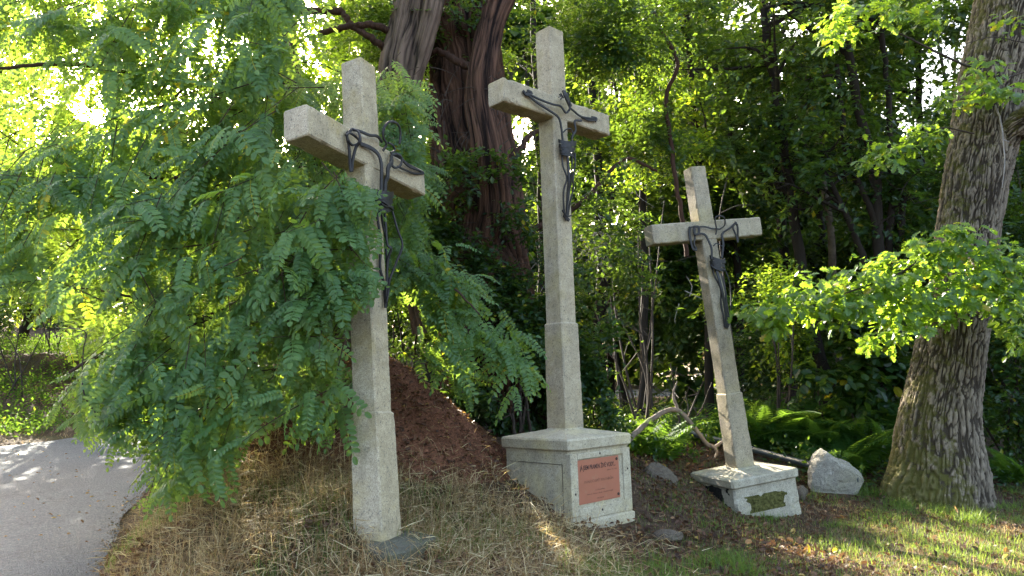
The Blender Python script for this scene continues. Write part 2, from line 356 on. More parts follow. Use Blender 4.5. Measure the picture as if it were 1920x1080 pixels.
def gz(x, y):
    x = np.atleast_1d(np.asarray(x, float)); y = np.atleast_1d(np.asarray(y, float)); sh = x.shape; x = x.ravel(); y = y.ravel()
    z = _W[_n] + _W[_n + 1] * x + _W[_n + 2] * y
    for k in range(_n): z = z + _W[k] * _tps((x - CP[k, 0]) ** 2 + (y - CP[k, 1]) ** 2)
    w = sstep(-5.4, -4.4, x) * (1 - sstep(7, 9.5, x)) * sstep(2.2, 3.5, y) * (1 - sstep(13, 17, y))
    far = 0.02 + 0.25 * sstep(16, 40, y) * sstep(-3, 8, x)
    z = z * w + far * (1 - w)
    p3 = np.stack([x, y, 0 * x], 1)
    z = z + 0.035 * fbm(p3 * 1.1, 4, 3) * (0.3 + 0.7 * sstep(0.1, 0.6, np.abs(z)))
    dr = segdist(x, y, E1s); inr = inpoly(x, y, ROADP)
    z = np.where(inr, -0.06, z * sstep(0, .25, dr) + 0.012 * (1 - sstep(0, .25, dr)))
    bk = inpoly(x, y, BANKP); d2 = segdist(x, y, E2s)
    prof = 0.02 + 0.10 * sstep(0, 1.2, d2) + 0.9 * sstep(1.0, 4.0, d2) + 0.75 * sstep(4.0, 4.7, d2) + 0.45 * sstep(4.7, 9, d2) + 2.2 * sstep(10, 40, d2)
    prof = prof * (0.35 + 0.65 * (1 - sstep(-6, 2, x))) + 0.16 * fbm(p3 * 0.8, 4, 9) * sstep(.8, 3, d2)
    z = np.where(bk & ~inr, prof, z)
    return z.reshape(sh)
def axis(lo, a, b, hi, fine, coarse):
    return np.concatenate([np.arange(lo, a, coarse), np.arange(a, b, fine), np.arange(b, hi + coarse, coarse)])
gx = np.unique(np.concatenate([np.arange(-120, -20, 6), np.arange(-20, -5.5, 0.35), np.arange(-5.5, 7.5, 0.075), np.arange(7.5, 20, 0.6), np.arange(20, 121, 6)]))
gy = np.unique(np.concatenate([np.arange(-60, 2.5, 5), np.arange(2.5, 11.5, 0.075), np.arange(11.5, 24, 0.3), np.arange(24, 60, 2), np.arange(60, 181, 8)]))
X, Y = np.meshgrid(gx, gy); Z = gz(X, Y)
V = np.stack([X.ravel(), Y.ravel(), Z.ravel()], 1); nx, ny = len(gx), len(gy)
I = (np.arange(ny - 1)[:, None] * nx + np.arange(nx - 1)[None]).ravel()
link('ground', mesh_from('ground', V, np.stack([I, I + 1, I + 1 + nx, I + nx], 1), smooth=True), M['soil'], kind='structure', label='brown soil and leaf mould rising to a bank under the crosses')
# road: sheet between the two edges, slightly ragged near edge
n = 160; A = cat_rom(E1, n); B = cat_rom(E2, n)
near = np.concatenate([A]); rows = []
W_ = 14
left = cat_rom(np.vstack([(-60, -8), (-60, 7.5)]), 3)
RV, RF = [], []
outer = B
for i in range(n):
    a = A[i] + np.array([0.05 * vnoise(np.array([[A[i][1] * 2.3, 0, 5]]))[0], 0])
    s = i / (n - 1)
    # match points across the road: before the bend the far side runs to the left edge of the sheet
    b = np.array([-60 + 0 * s, A[i][1]]) if A[i][1] < 7.4 else None
    if b is None:
        k = (A[i][1] - 7.4) / (31 - 7.4); kk = min(1, k) ** 0.55; j = kk * (n - 1); j0 = int(j); j1 = min(n - 1, j0 + 1); b = B[j0] * (1 - (j - j0)) + B[j1] * (j - j0)
    for q in range(W_):
        f_ = (q / (W_ - 1)) ** 1.8; p_ = a * (1 - f_) + b * f_
        RV.append((p_[0], p_[1], 0.004 + 0.02 * math.sin(min(f_ * 4, 1) * math.pi / 2)))
for i in range(n - 1):
    for q in range(W_ - 1):
        v0 = i * W_ + q; RF.append((v0, v0 + W_, v0 + W_ + 1, v0 + 1))
link('road', mesh_from('road', RV, np.array(RF), smooth=True), M['asphalt'], kind='structure', label='worn grey asphalt lane curving behind the locust tree')

# ------------------------------------------------------------------ sweeps
def frames(C):
    T = norm(np.gradient(C, axis=0)); n_ = len(C); U = np.zeros_like(C)
    u = np.cross(T[0], [0.3, 1, 0.1]); u = u / np.linalg.norm(u)
    for i in range(n_):
        u = u - T[i] * (u @ T[i]); u = u / max(np.linalg.norm(u), 1e-9); U[i] = u
    return T, U, np.cross(T, U)
def tube(mb, pts, r0, r1=None, sides=6, n_=None, tint=0.5, wob=0.0, seed=0, cap=True):
    pts = np.asarray(pts, float); n_ = n_ or max(3, len(pts) * 3)
    C = cat_rom(pts, n_)
    rr = np.interp(np.linspace(0, 1, n_), np.linspace(0, 1, len(r0)), r0) if isinstance(r0, (list, tuple, np.ndarray)) else np.linspace(r0, r0 if r1 is None else r1, n_)
    if wob: C = C + wob * np.stack([vnoise(np.stack([np.arange(n_) * .9, np.full(n_, k * 7.7), np.full(n_, seed * 3.1)], 1)) for k in range(3)], 1) * rr[:, None]
    T, U, W = frames(C); a = np.arange(sides) * 2 * np.pi / sides
    V = (C[:, None] + rr[:, None, None] * (np.cos(a)[None, :, None] * U[:, None] + np.sin(a)[None, :, None] * W[:, None])).reshape(-1, 3)
    i = np.arange(n_ - 1)[:, None] * sides; j = np.arange(sides)[None]; j2 = (j + 1) % sides
    F = np.stack([i + j, i + j2, i + sides + j2, i + sides + j], -1).reshape(-1, 4)
    mb.add(V, F, tint)
    if cap:
        mb.add(np.vstack([V[-sides:], C[-1] + T[-1] * rr[-1] * .3]), np.array([(k, (k + 1) % sides, sides) for k in range(sides)]), tint)
        mb.add(np.vstack([V[:sides], C[0] - T[0] * rr[0] * .3]), np.array([((k + 1) % sides, k, sides) for k in range(sides)]), tint)
    return C
def bark_trunk(name, pts, radii, style, sides, n_, seed=0, flare=0.0, lobes=0.0, moss_dir=None):
    """thick trunk with relief modelled as geometry; 'tint' stores the relief height, 'moss' the mossy flank"""
    C = cat_rom(pts, n_); s = np.linspace(0, 1, n_); rr = np.interp(s, np.linspace(0, 1, len(radii)), radii)
    T, U, W = frames(C)
    Ln = np.concatenate([[0], np.cumsum(np.linalg.norm(np.diff(C, axis=0), axis=1))])
    f0 = math.atan2(W[n_ // 3] @ np.array([0, -1, 0.0]), U[n_ // 3] @ np.array([0, -1, 0.0])); t0_ = np.linspace(-np.pi, np.pi, sides, endpoint=False); a = f0 + t0_ - .6 * np.sin(t0_)   # finer relief on the side the visitor sees
    A_, L_ = np.meshgrid(a, Ln); R0 = rr[:, None]
    ca, sa = np.cos(A_), np.sin(A_); rm = np.mean(radii)
    big = fbm(np.stack([ca * 1.3, sa * 1.3, L_ * 0.5 + seed], -1), 3, seed)
    if style == 'oak':
        w = fbm(np.stack([ca * rm * 7, sa * rm * 7, L_ * 3.0], -1), 3, seed + 3)
        q = np.stack([ca * rm * 36 + w * 1.3, sa * rm * 36 + w * 1.3, L_ * 4.6 + w * .8], -1)
        v1 = np.abs(vnoise(q, seed)); v2 = np.abs(vnoise(q * np.array([1.2, 1.2, 2.6]) + 9, seed + 5)); v3 = fbm(q * np.array([2.6, 2.6, 4.0]), 2, seed + 6)
        rel = np.clip(sstep(0, .34, v1) * (.35 + .65 * sstep(0, .22, v2)) * (.82 + .45 * v3), 0, 1); amp = 0.036
        plate = fbm(np.stack([ca * rm * 40, sa * rm * 40, L_ * 22], -1), 3, seed + 8) * .011
    elif style == 'string':
        w = fbm(np.stack([ca * rm * 2.5, sa * rm * 2.5, L_ * 0.9], -1), 3, seed + 3)
        tw = A_ + 0.25 * L_ + w * 0.6
        q = np.stack([np.cos(tw) * rm * 11, np.sin(tw) * rm * 11, L_ * 0.9], -1)
        h = 1 - np.abs(vnoise(q, seed)) * 2; h2 = 1 - np.abs(vnoise(q * np.array([2.6, 2.6, 1.6]), seed + 5)) * 2; h3 = 1 - np.abs(vnoise(q * np.array([5.5, 5.5, 3.2]), seed + 9)) * 2
        rel = np.clip(1 - (0.45 * np.clip(h, 0, 1) ** 1.5 + 0.35 * np.clip(h2, 0, 1) ** 1.5 + .3 * np.clip(h3, 0, 1) ** 1.5), 0, 1); amp = 0.075 * min(1, rm / 0.35)
        plate = fbm(np.stack([ca * rm * 20, sa * rm * 20, L_ * 4], -1), 3, seed + 8) * .014
    r = R0 * (1 + lobes * big) + (rel - .5) * amp + plate
    if flare:
        k = np.exp(-L_ / 0.42); r = r + flare * k * (0.55 + 0.45 * np.cos(A_ * 5 + 1.3 + seed) + .2 * big)
    V = C[:, None] + r[..., None] * (ca[..., None] * U[:, None] + sa[..., None] * W[:, None])
    V = V.reshape(-1, 3); i = np.arange(n_ - 1)[:, None] * sides; j = np.arange(sides)[None]; j2 = (j + 1) % sides
    F = np.stack([i + j, i + j2, i + sides + j2, i + sides + j], -1).reshape(-1, 4)
    me = mesh_from(name, V, F, rel.ravel(), True)
    d = norm((ca[..., None] * U[:, None] + sa[..., None] * W[:, None]).reshape(-1, 3))
    if moss_dir is not None:
        mo = 0.40 * np.clip(d @ norm(np.array(moss_dir, float)), -1, 1) + 0.8 * np.exp(-(L_.ravel()) / 0.42) + 0.10 * (V[:, 2] > 0)
        at = me.attributes.new('moss', 'FLOAT', 'POINT'); at.data.foreach_set('value', mo.astype(np.float32))
    return me

# ------------------------------------------------------------------ the stone crosses
def rot(yaw, la, ln):
    cy, sy = math.cos(yaw), math.sin(yaw)
    return (np.array([[cy, -sy, 0], [sy, cy, 0], [0, 0, 1]]) @ np.array([[math.cos(la), 0, math.sin(la)], [0, 1, 0], [-math.sin(la), 0, math.cos(la)]])
            @ np.array([[1, 0, 0], [0, math.cos(ln), -math.sin(ln)], [0, math.sin(ln), math.cos(ln)]]))
def ring(h, ch, nside, hy=None, cx=0, cy=0):
    """chamfered rectangle, counter-clockwise"""
    hy = h if hy is None else hy; o = []
    cs = [(h, hy), (-h, hy), (-h, -hy), (h, -hy)]
    for k in range(4):
        x0, y0 = cs[k]; x1, y1 = cs[(k + 1) % 4]; dx, dy = np.sign(x1 - x0), np.sign(y1 - y0)
        for q in range(nside):
            f_ = q / (nside - 1); o.append((x0 + dx * ch + (x1 - x0 - 2 * dx * ch) * f_ + cx, y0 + dy * ch + (y1 - y0 - 2 * dy * ch) * f_ + cy))
    return np.array(o)
def lofted(prof, nside=9, ch=0.010, step=0.035, amp=0.0025, seed=0, chip=0.006, hyf=None, tilt_top=None):
    """stack of chamfered squares: prof = [(z, half_x, half_y)], with worn, slightly uneven faces"""
    zs, hx, hy = [np.array(c_, float) for c_ in zip(*prof)]
    Zs = []
    for k in range(len(zs) - 1):
        m_ = max(1, int(abs(zs[k + 1] - zs[k]) / step)); Zs += [(zs[k] + (zs[k + 1] - zs[k]) * q / m_, hx[k] + (hx[k + 1] - hx[k]) * q / m_, hy[k] + (hy[k + 1] - hy[k]) * q / m_) for q in range(m_)]
    Zs.append((zs[-1], hx[-1], hy[-1]))
    R = [np.column_stack([ring(a, ch, nside, b), np.full(4 * nside, z)]) for z, a, b in Zs]
    V = np.array(R); ns = 4 * nside
    cen = V.copy(); cen[..., :2] = 0; nrm = norm(V - cen)
    edge = np.tile(np.array([1.0 if q in (0, nside - 1) else 0.0 for q in range(nside)] * 4), (len(R), 1))
    d = amp * fbm(V * 9 + seed, 3, seed) - chip * edge * np.clip(fbm(V * 17 + seed, 3, seed + 4) - .12, 0, 1) * 3
    V = V + nrm * d[..., None]
    V = V.reshape(-1, 3); mb = MB(); i = np.arange(len(R) - 1)[:, None] * ns; j = np.arange(ns)[None]; j2 = (j + 1) % ns
    mb.add(V, np.stack([i + j, i + j2, i + ns + j2, i + ns + j], -1).reshape(-1, 4))
    for k, sgn in ((0, -1), (len(R) - 1, 1)):
        rg = V[k * ns:(k + 1) * ns]; inner = rg.copy(); c_ = rg.mean(0); inner = c_ + (rg - c_) * 0.93; inner[:, 2] += sgn * ch * .6
        c2 = c_ + np.array([0, 0, sgn * ch * .6])
        Q = np.vstack([rg, inner, c2[None]])
        fo = [(q, (q + 1) % ns, ns + (q + 1) % ns, ns + q) if sgn > 0 else ((q + 1) % ns, q, ns + q, ns + (q + 1) % ns) for q in range(ns)]
        fi = [(ns + q, ns + (q + 1) % ns, 2 * ns) if sgn > 0 else (ns + (q + 1) % ns, ns + q, 2 * ns) for q in range(ns)]
        mb.add(Q, np.array(fo)); mb.add(Q, np.array(fi))
    return mb
def to_world(mb, Rm, o):
    mb.V = [v @ Rm.T + o for v in mb.V]; return mb

class Cross:
    def __init__(s, pos, yaw, la, ln):
        s.o = np.array(pos, float) + np.array([0, 0, 1.6]); s.R = rot(yaw, la, ln)
    def w(s, p): return np.asarray(p, float) @ s.R.T + s.o
    def on(s, px, py, yplane):
        """local point on the plane y = yplane seen at photo pixel"""
        r = s.R.T @ ray(px, py); e = s.R.T @ (EYE - s.o); t_ = (yplane - e[1]) / r[1]; return e + r * t_
dS = dict(w0=.101, Lb=.727, hb=.113, ht=.769, hs=1.925, ws=.112, hf=2.731, wf=.119)
dM = dict(w0=.109, Lb=.772, hb=.118, ht=.851, hs=2.187, ws=.121, hf=3.252, wf=.129)
XL = Cross([-1.125, 5.375, 1.509], 1.136, .082, -.116)
XR = Cross([2.291, 8.514, 1.442], .295, -.107, -.038)
XM = Cross([.437, 7.209, 2.486], .753, .013, -.042)
def build_cross(name, X_, d, foot, mt, label, seed):
    root = empty(name, X_.w([0, 0, -foot]), label, 'stone cross', 'three stone crosses under the trees')
    w0, ws, wf = d['w0'], d['ws'], d['wf']; wu = ws - .014
    prof = [(-foot, wf, wf), (-d['hf'], wf, wf), (-d['hs'], ws, ws), (-d['hs'] + .014, wu, wu), (0, (w0 + wu) / 2, (w0 + wu) / 2), (d['ht'], w0 - .004, w0 - .004)]
    mb = to_world(lofted(prof, 8, .011, .03, .002, seed, .0035), X_.R, X_.o)
    link('shaft', mb.mesh('shaft', True), mt, root)
    wb = (w0 + wu) / 2 + .005
    mb = lofted([(-d['Lb'], d['hb'], wb), (-d['Lb'] * .5, d['hb'] * 1.0, wb), (d['Lb'], d['hb'] * .985, wb)], 9, .012, .03, .0022, seed + 30, .010)
    mb.V = [np.stack([v[:, 2], v[:, 1], -v[:, 0]], 1) for v in mb.V]
    link('crossbar', to_world(mb, X_.R, X_.o).mesh('crossbar', True), mt, root)
    return root
cL = build_cross('stone_cross', XL, dS, 2.80, M['stone'], 'leaning grey stone cross on the left, half covered by locust leaves', 11)
cM = build_cross('stone_cross', XM, dM, 3.25, M['stone_mid'], 'tallest stone cross, in the middle on the pedestal with a copper plaque', 23)
cR = build_cross('stone_cross', XR, dS, 2.76, M['stone_old'], 'tilted stone cross on the right with a mossy block as base', 37)
for o_ in (cL, cM, cR):
    for ch in o_.children:
        for p_ in ch.data.polygons: p_.use_smooth = False

# pedestal of the middle cross, in that cross's own frame
WM = np.array([0.0, 0.0, 0.0])
def pedestal():
    # cap, moulding and body; front face carries a recess
    prof = [(-4.30, .452, .452), (-3.985, .452, .452), (-3.965, .424, .424), (-3.385, .418, .418), (-3.365, .424, .424), (-3.345, .446, .446), (-3.268, .450, .450), (-3.252, .440, .440), (-3.195, .14, .14)]
    return lofted(prof, 14, .02, .05, .003, 51, .010)
# body with a true recess: build the shell, then cut the front with a boolean-free frame of four strips
x0, x1, z0, z1 = -.325, .312, -3.862, -3.437
mb = pedestal(); 
ped = link('pedestal', to_world(mb, XM.R, XM.o).mesh('pedestal'), M['stone_pale'], cM)
def boxm(mb, lo, hi, ch=0.0, t_=0.5):
    lo, hi = np.minimum(lo, hi), np.maximum(lo, hi)
    V = np.array([(x, y, z) for z in (lo[2], hi[2]) for y in (lo[1], hi[1]) for x in (lo[0], hi[0])], float)
    F = np.array([(0, 2, 3, 1), (4, 5, 7, 6), (0, 1, 5, 4), (2, 6, 7, 3), (0, 4, 6, 2), (1, 3, 7, 5)])
    return mb.add(V, F, t_)
fy0, fy1 = -.421, -.436           # raised stone border proud of the body, so the plaque sits in a panel
fr = MB()
def rough_box(lo, hi, n1=10, seed=0):
    lo = np.array(lo, float); hi = np.array(hi, float); c_ = (lo + hi) / 2; h_ = (hi - lo) / 2
    ax = int(np.argmax(h_)); order = {0: (2, 1, 0), 2: (0, 1, 2), 1: (0, 2, 1)}[ax]
    m_ = lofted([(-h_[ax], h_[order[0]], h_[order[1]]), (h_[ax], h_[order[0]], h_[order[1]])], 4, .004, .05, .0015, seed, .003)
    vv = []
    for v in m_.V:
        q = np.zeros_like(v); q[:, order[0]] = v[:, 0]; q[:, order[1]] = v[:, 1]; q[:, ax] = v[:, 2]; vv.append(q + c_)
    m_.V = vv; return m_
for lo, hi, sd in (((-.422, fy1, -3.963), (x0, fy0 + .05, -3.386), 1), ((x1, fy1, -3.963), (.422, fy0 + .05, -3.386), 2),
                   ((x0 + .001, fy1, z1), (x1 - .001, fy0 + .05, -3.386), 3), ((x0 + .001, fy1, -3.963), (x1 - .001, fy0 + .05, z0), 4)):
    q = rough_box(lo, hi, seed=sd)
    for v, in zip(q.V): pass
    fr.V += q.V; fr.T += q.T
    fr.F4 += [f + fr.n for f in q.F4]; fr.F3 += [f + fr.n for f in q.F3]; fr.n += q.n
link('panel_border', to_world(fr, XM.R, XM.o).mesh('panel_border'), M['stone_pale'], cM)
# groove on the left side of the pedestal
gr = MB(); boxm(gr, (-.4245, -.335, -3.905), (-.4175, -.331, -3.474)); boxm(gr, (-.4245, -.331, -3.478), (-.4175, .34, -3.474))
link('side_groove', to_world(gr, XM.R, XM.o).mesh('side_groove'), M['hole'], cM)
# plaque
pq = MB(); boxm(pq, (-.322, -.4285, -3.829), (.253, -.4235, -3.445))
plaque = link('plaque', to_world(pq, XM.R, XM.o).mesh('plaque'), M['copper'], cM, label='copper-coloured plaque with dark engraved lettering')
def lettering(s, x, z, h, width, mt, nm='lettering'):
    cu = bpy.data.curves.new('t', 'FONT'); cu.body = s; cu.size = h; cu.extrude = 0.0008; cu.offset = 0.0009 * h / .056 if h > .05 else 0; cu.align_x = 'CENTER'
    o = bpy.data.objects.new('t', cu); COL.objects.link(o)
    bpy.context.view_layer.update()
    me = bpy.data.meshes.new_from_object(o.evaluated_get(bpy.context.evaluated_depsgraph_get()))
    bpy.data.objects.remove(o); bpy.data.curves.remove(cu)
    co = np.empty(len(me.vertices) * 3, np.float32); me.vertices.foreach_get('co', co); co = co.reshape(-1, 3)
    w_ = co[:, 0].max() - co[:, 0].min(); sx = width / w_
    L = np.stack([co[:, 0] * sx + x, -.4287 - co[:, 2], co[:, 1] + z], 1)
    me.vertices.foreach_set('co', (L @ XM.R.T + XM.o).astype(np.float32).ravel()); me.update(); me.name = nm
    me.materials.clear()
    return link(nm, me, mt, plaque)
lettering('JÁ JSEM PRAMEN ŽIVÉ VODY...', -.045, -3.535, .056, .50, M['ink'])
lettering('(Jan 4,14)', .15, -3.568, .018, .14, M['inkfaint'])
lettering('-DONÁTCI OPĚT POUTNÍKŮM-', -.04, -3.653, .034, .42, M['inkfaint'])
lettering('J. Poustka', -.03, -3.728, .018, .13, M['inkfaint'])
lettering('fara sv. Petra a Pavla v Dobré Vodě', -.03, -3.757, .017, .36, M['inkfaint'])
lettering('MCMXCV', -.03, -3.803, .016, .10, M['inkfaint'])
def disc(mb, c, r, y0, y1, n_=10):
    a = np.arange(n_) * 2 * np.pi / n_
    V = np.array([(c[0] + r * math.cos(q), y, c[1] + r * math.sin(q)) for y in (y0, y1) for q in a] + [(c[0], y1 - .001, c[1])])
    mb.add(V, np.array([(k, (k + 1) % n_, n_ + (k + 1) % n_, n_ + k) for k in range(n_)])); mb.add(V, np.array([(n_ + k, n_ + (k + 1) % n_, 2 * n_) for k in range(n_)]))
for c_ in ((.222, -3.475), (.225, -3.795)):
    b_ = MB(); disc(b_, c_, .013, -.428, -.4345); link('screw', to_world(b_, XM.R, XM.o).mesh('screw'), M['hole'], plaque)
for c_ in ((-.02, -3.405), (-.02, -3.905), (-.372, -3.73), (.372, -3.58)):
    b_ = MB(); disc(b_, c_, .011, -.42, -.4375); link('anchor_plug', to_world(b_, XM.R, XM.o).mesh('anchor_plug'), M['hole'], cM)

# base of the right cross: sloping-edged cap on a block, in its leaning frame
prof = [(-3.30, .412, .412), (-2.93, .405, .405), (-2.905, .408, .408), (-2.885, .432, .432), (-2.815, .436, .436), (-2.80, .425, .425), (-2.765, .16, .16)]
mb = lofted(prof, 12, .022, .04, .006, 61, .02)
mb.V = [v + np.array([0.005, -.02, 0]) for v in mb.V]
link('base_block', to_world(mb, XR.R, XR.o).mesh('base_block'), stone_mat('mossy_block', (0.34, 0.31, 0.25), (0.49, 0.45, 0.37), (0.36, 0.32, 0.18), 0.6, 0.8), cR)
# moss cushion on its front face, black crust on its left face (small tufts of real relief)
def cushion(X_, axis_, lo, hi, plane, amp, seed, nm, mt, parent, thr=0.0):
    nu, nv = 70, 34; u = np.linspace(lo[0], hi[0], nu); v = np.linspace(lo[1], hi[1], nv); U_, V_ = np.meshgrid(u, v)
    q = np.stack([U_ * 8, V_ * 8, 0 * U_ + seed], -1)
    e = np.minimum.reduce([(U_ - lo[0]) / (hi[0] - lo[0]), (hi[0] - U_) / (hi[0] - lo[0]), (hi[1] - V_) / (hi[1] - lo[1]) * 1.2, 0 * U_ + .3])
    h = e * 3.0 - 0.55 + 1.0 * fbm(q * 1.6, 5, seed) - thr
    D = np.where(h > 0, amp * (0.35 + 0.6 * np.minimum(h, 1) + .5 * np.abs(vnoise(q * 7, seed))), -.012)
    L = np.stack([U_, plane - D, V_], -1) if axis_ == 'front' else np.stack([plane - D, U_, V_], -1)
    I_ = (np.arange(nv - 1)[:, None] * nu + np.arange(nu - 1)[None]).ravel()
    link(nm, mesh_from(nm, L.reshape(-1, 3) @ X_.R.T + X_.o, np.stack([I_, I_ + 1, I_ + 1 + nu, I_ + nu], 1)), mt, parent)
M['moss'] = flat_mat('green_brown_moss', (0.075, 0.072, 0.024), 0.95, 0, 0.7, 30, 0.05, 1.0)
M['crust'] = flat_mat('black_crust', (0.022, 0.021, 0.019), 0.95, 0, 0.5, 30, 0.05, 0.8)
cushion(XR, 'front', (-.29, -3.18), (.27, -3.0), -.424, .016, 3, 'moss_patch', M['moss'], cR, -.45)
cushion(XR, 'side', (-.40, -3.14), (.40, -2.88), -.402, .006, 8, 'dark_crust', M['crust'], cR, .02)

# ------------------------------------------------------------------ iron figures: flat bars bent along the photographed lines
def bar(mb, L, w, th, n_=None, flat=None):
    """rectangular bar swept along local points; its broad side faces local -y unless flat gives another direction"""
    C = cat_rom(np.array(L), n_ or len(L) * 6); T = norm(np.gradient(C, axis=0)); nf = np.array([0, -1, 0.0] if flat is None else flat)
    S = norm(np.cross(T, nf)); m_ = len(C)
    if th == .009: S = norm(np.array([0, 0, 1.0]) - T * T[:, 2:3])      # bands of cloth stand upright all the way round
    Nn = norm(np.cross(S, T))
    sec = [(-.5, -.5), (-.5, .5), (-.3, .62), (.3, .62), (.5, .5), (.5, -.5)]; k = len(sec)
    V = np.concatenate([(C + S * (a * w) + Nn * (b * th))[:, None] for a, b in sec], 1).reshape(-1, 3)
    i = np.arange(m_ - 1)[:, None] * k; j = np.arange(k)[None]; j2 = (j + 1) % k
    mb.add(V, np.stack([i + j, i + j2, i + k + j2, i + k + j], -1).reshape(-1, 4))
    for e in (0, (m_ - 1) * k):
        mb.add(V[e:e + k], np.array([(0, 1, 2), (0, 2, 3), (0, 3, 4), (0, 4, 5)]))
def figure(X_, root, zoom, plane, spec, label):
    zx, zy, zs = zoom
    holder = None
    made = []
    for nm, segs in spec:
        mb = MB()
        for pts, w, th, off in segs:
            L = []
            for q, p_ in enumerate(pts):
                o_ = off[q] if isinstance(off, (list, tuple)) else off
                L.append(X_.on(zx + p_[0] / zs, zy + p_[1] / zs, plane - o_))
            bar(mb, L, w, th)
        me = to_world(mb, X_.R, X_.o).mesh(nm)
        if holder is None:
            holder = link('iron_figure', me, M['iron'], root, label=label)
        else: link(nm, me, M['iron'], holder)
    return holder
def wraps(x0, x1, y0, y1, k, w, tilt=0.0, bulge=.07):
    """bands of the loincloth: each goes round the front in a half circle"""
    o = []
    for q in range(k):
        f_ = q / (k - 1); y = y0 + (y1 - y0) * f_; tl = tilt * (1 if q % 2 == 0 else -.6); th = np.linspace(math.pi, 0, 13); g_ = .004 * (q % 2)
        sh = 1 - .05 * q
        o.append(([((x0 + x1) / 2 + (x1 - x0) / 2 * sh * math.cos(a), y + tl * math.cos(a) + 6 * math.sin(a)) for a in th], w, .009, [.006 + (bulge + g_) * math.sin(a) for a in th]))
    return o
figure(XL, cL, (640, 220, 2.841), -.105, [
  ('torso', [([(100, 140), (160, 165), (198, 200), (213, 250), (214, 320), (212, 420)], .030, .012, [.02, .03, .04, .05, .06, .06]),
             ([(265, 205), (268, 240), (250, 268), (246, 320), (236, 345), (232, 420)], .034, .012, [.03, .05, .06, .06, .05, .05])]),
  ('arm', [([(60, 65), (100, 75), (150, 95), (190, 100), (218, 132)], .020, .012, [.02, .04, .05, .04, .03]),
           ([(60, 62), (30, 90), (40, 150), (45, 220), (50, 290)], .020, .012, .03),
           ([(60, 62), (92, 80), (100, 125), (78, 160), (62, 225), (56, 288)], .020, .012, [.03, .07, .09, .06, .04, .03]),
           ([(22, 95), (50, 85), (98, 128), (60, 148), (35, 120)], .014, .012, .05)]),
  ('arm', [([(270, 195), (262, 240), (285, 268), (315, 255), (322, 215), (295, 195), (270, 200)], .018, .010, .05),
           ([(265, 195), (310, 215), (355, 250), (400, 275), (438, 296)], .018, .010, [.03, .03, .03, .02, .01]),
           ([(300, 262), (340, 280), (385, 298), (438, 300)], .016, .010, [.05, .03, .02, .01]),
           ([(320, 225), (360, 262), (420, 285)], .014, .010, .03)]),
  ('head_loop', [([(222, 178), (240, 142), (222, 100), (232, 48), (262, 22), (300, 36), (315, 82), (310, 142)], .018, .010, [.03, .05, .07, .09, .10, .09, .07, .06]),
                 ([(250, 135), (275, 150), (285, 175), (262, 190)], .014, .010, .05)]),
  ('loincloth', wraps(178, 276, 400, 490, 6, .036, 8) + [([(180, 440), (220, 450), (276, 492)], .012, .012, [.04, .1, .05]), ([(178, 425), (225, 470), (274, 478)], .010, .012, [.04, .1, .05])]),
  ('leg', [([(186, 430), (190, 520), (202, 600), (210, 690), (206, 800), (225, 880), (236, 1015)], .020, .010, [.03, .03, .03, .02, .02, .02, .02]),
           ([(212, 500), (222, 580), (240, 650), (250, 690)], .016, .010, [.05, .04, .05, .05]),
           ([(232, 500), (238, 600), (246, 680), (266, 700), (248, 760), (240, 900), (238, 1010)], .020, .010, [.06, .07, .08, .09, .06, .04, .02])]),
  ('leg', [([(272, 500), (300, 600), (325, 682), (290, 780), (256, 870), (250, 930), (238, 1000)], .016, .010, [.05, .07, .09, .07, .05, .03, .02]),
           ([(238, 700), (243, 800), (250, 920), (240, 985)], .014, .010, .04)]),
  ], 'bent black iron bars forming an abstract crucified figure with a large open loop for a head')
figure(XM, cM, (880, 30, 2.57), -.117, [
  ('torso', [([(285, 382), (330, 420), (400, 465), (430, 490), (442, 530), (450, 600)], .020, .012, [.02, .03, .04, .05, .06, .06]),
             ([(540, 505), (508, 506), (512, 550), (496, 580), (495, 610)], .022, .012, [.03, .05, .06, .06, .06]),
             ([(450, 562), (470, 545), (490, 545), (500, 568)], .012, .010, .06)]),
  ('arm', [([(275, 368), (330, 398), (400, 425), (440, 435), (465, 467), (482, 452)], .018, .012, [.02, .03, .05, .06, .06, .06]),
           ([(258, 360), (275, 380), (300, 372), (280, 360)], .026, .016, .02)]),
  ('arm', [([(482, 440), (500, 455), (540, 485), (600, 495)], .018, .012, [.06, .05, .03, .02]), ([(540, 488), (575, 502), (612, 503)], .018, .012, .02),
           ([(590, 488), (612, 494), (606, 508)], .024, .014, .02)]),
  ('head', [([(455, 360), (465, 385), (488, 438)], .050, .014, [.09, .10, .07]), ([(482, 455), (484, 420), (470, 372)], .016, .012, .09),
            ([(432, 378), (448, 388), (440, 402)], .012, .008, .10), ([(440, 372), (455, 395)], .010, .008, .11), ([(430, 392), (460, 380)], .008, .008, .11)]),
  ('loincloth', wraps(430, 514, 605, 660, 5, .034, 5) + [([(450, 655), (480, 660), (510, 690)], .012, .010, .05)]),
  ('leg', [([(446, 660), (450, 720), (470, 780), (455, 840), (455, 920), (466, 985)], .016, .010, [.04, .05, .07, .05, .03, .02]),
           ([(472, 655), (480, 780), (474, 850), (470, 975)], .028, .012, [.06, .08, .05, .02])]),
  ('leg', [([(510, 660), (508, 720), (500, 782), (500, 830), (485, 900), (474, 968)], .016, .010, [.05, .06, .08, .06, .04, .02]),
           ([(495, 665), (492, 780), (482, 850), (470, 940)], .014, .010, .05), ([(448, 935), (470, 965), (490, 962)], .014, .014, .03), ([(455, 960), (480, 985)], .030, .016, .02)]),
  ], 'black iron figure on the middle cross, arms outstretched and head bent')
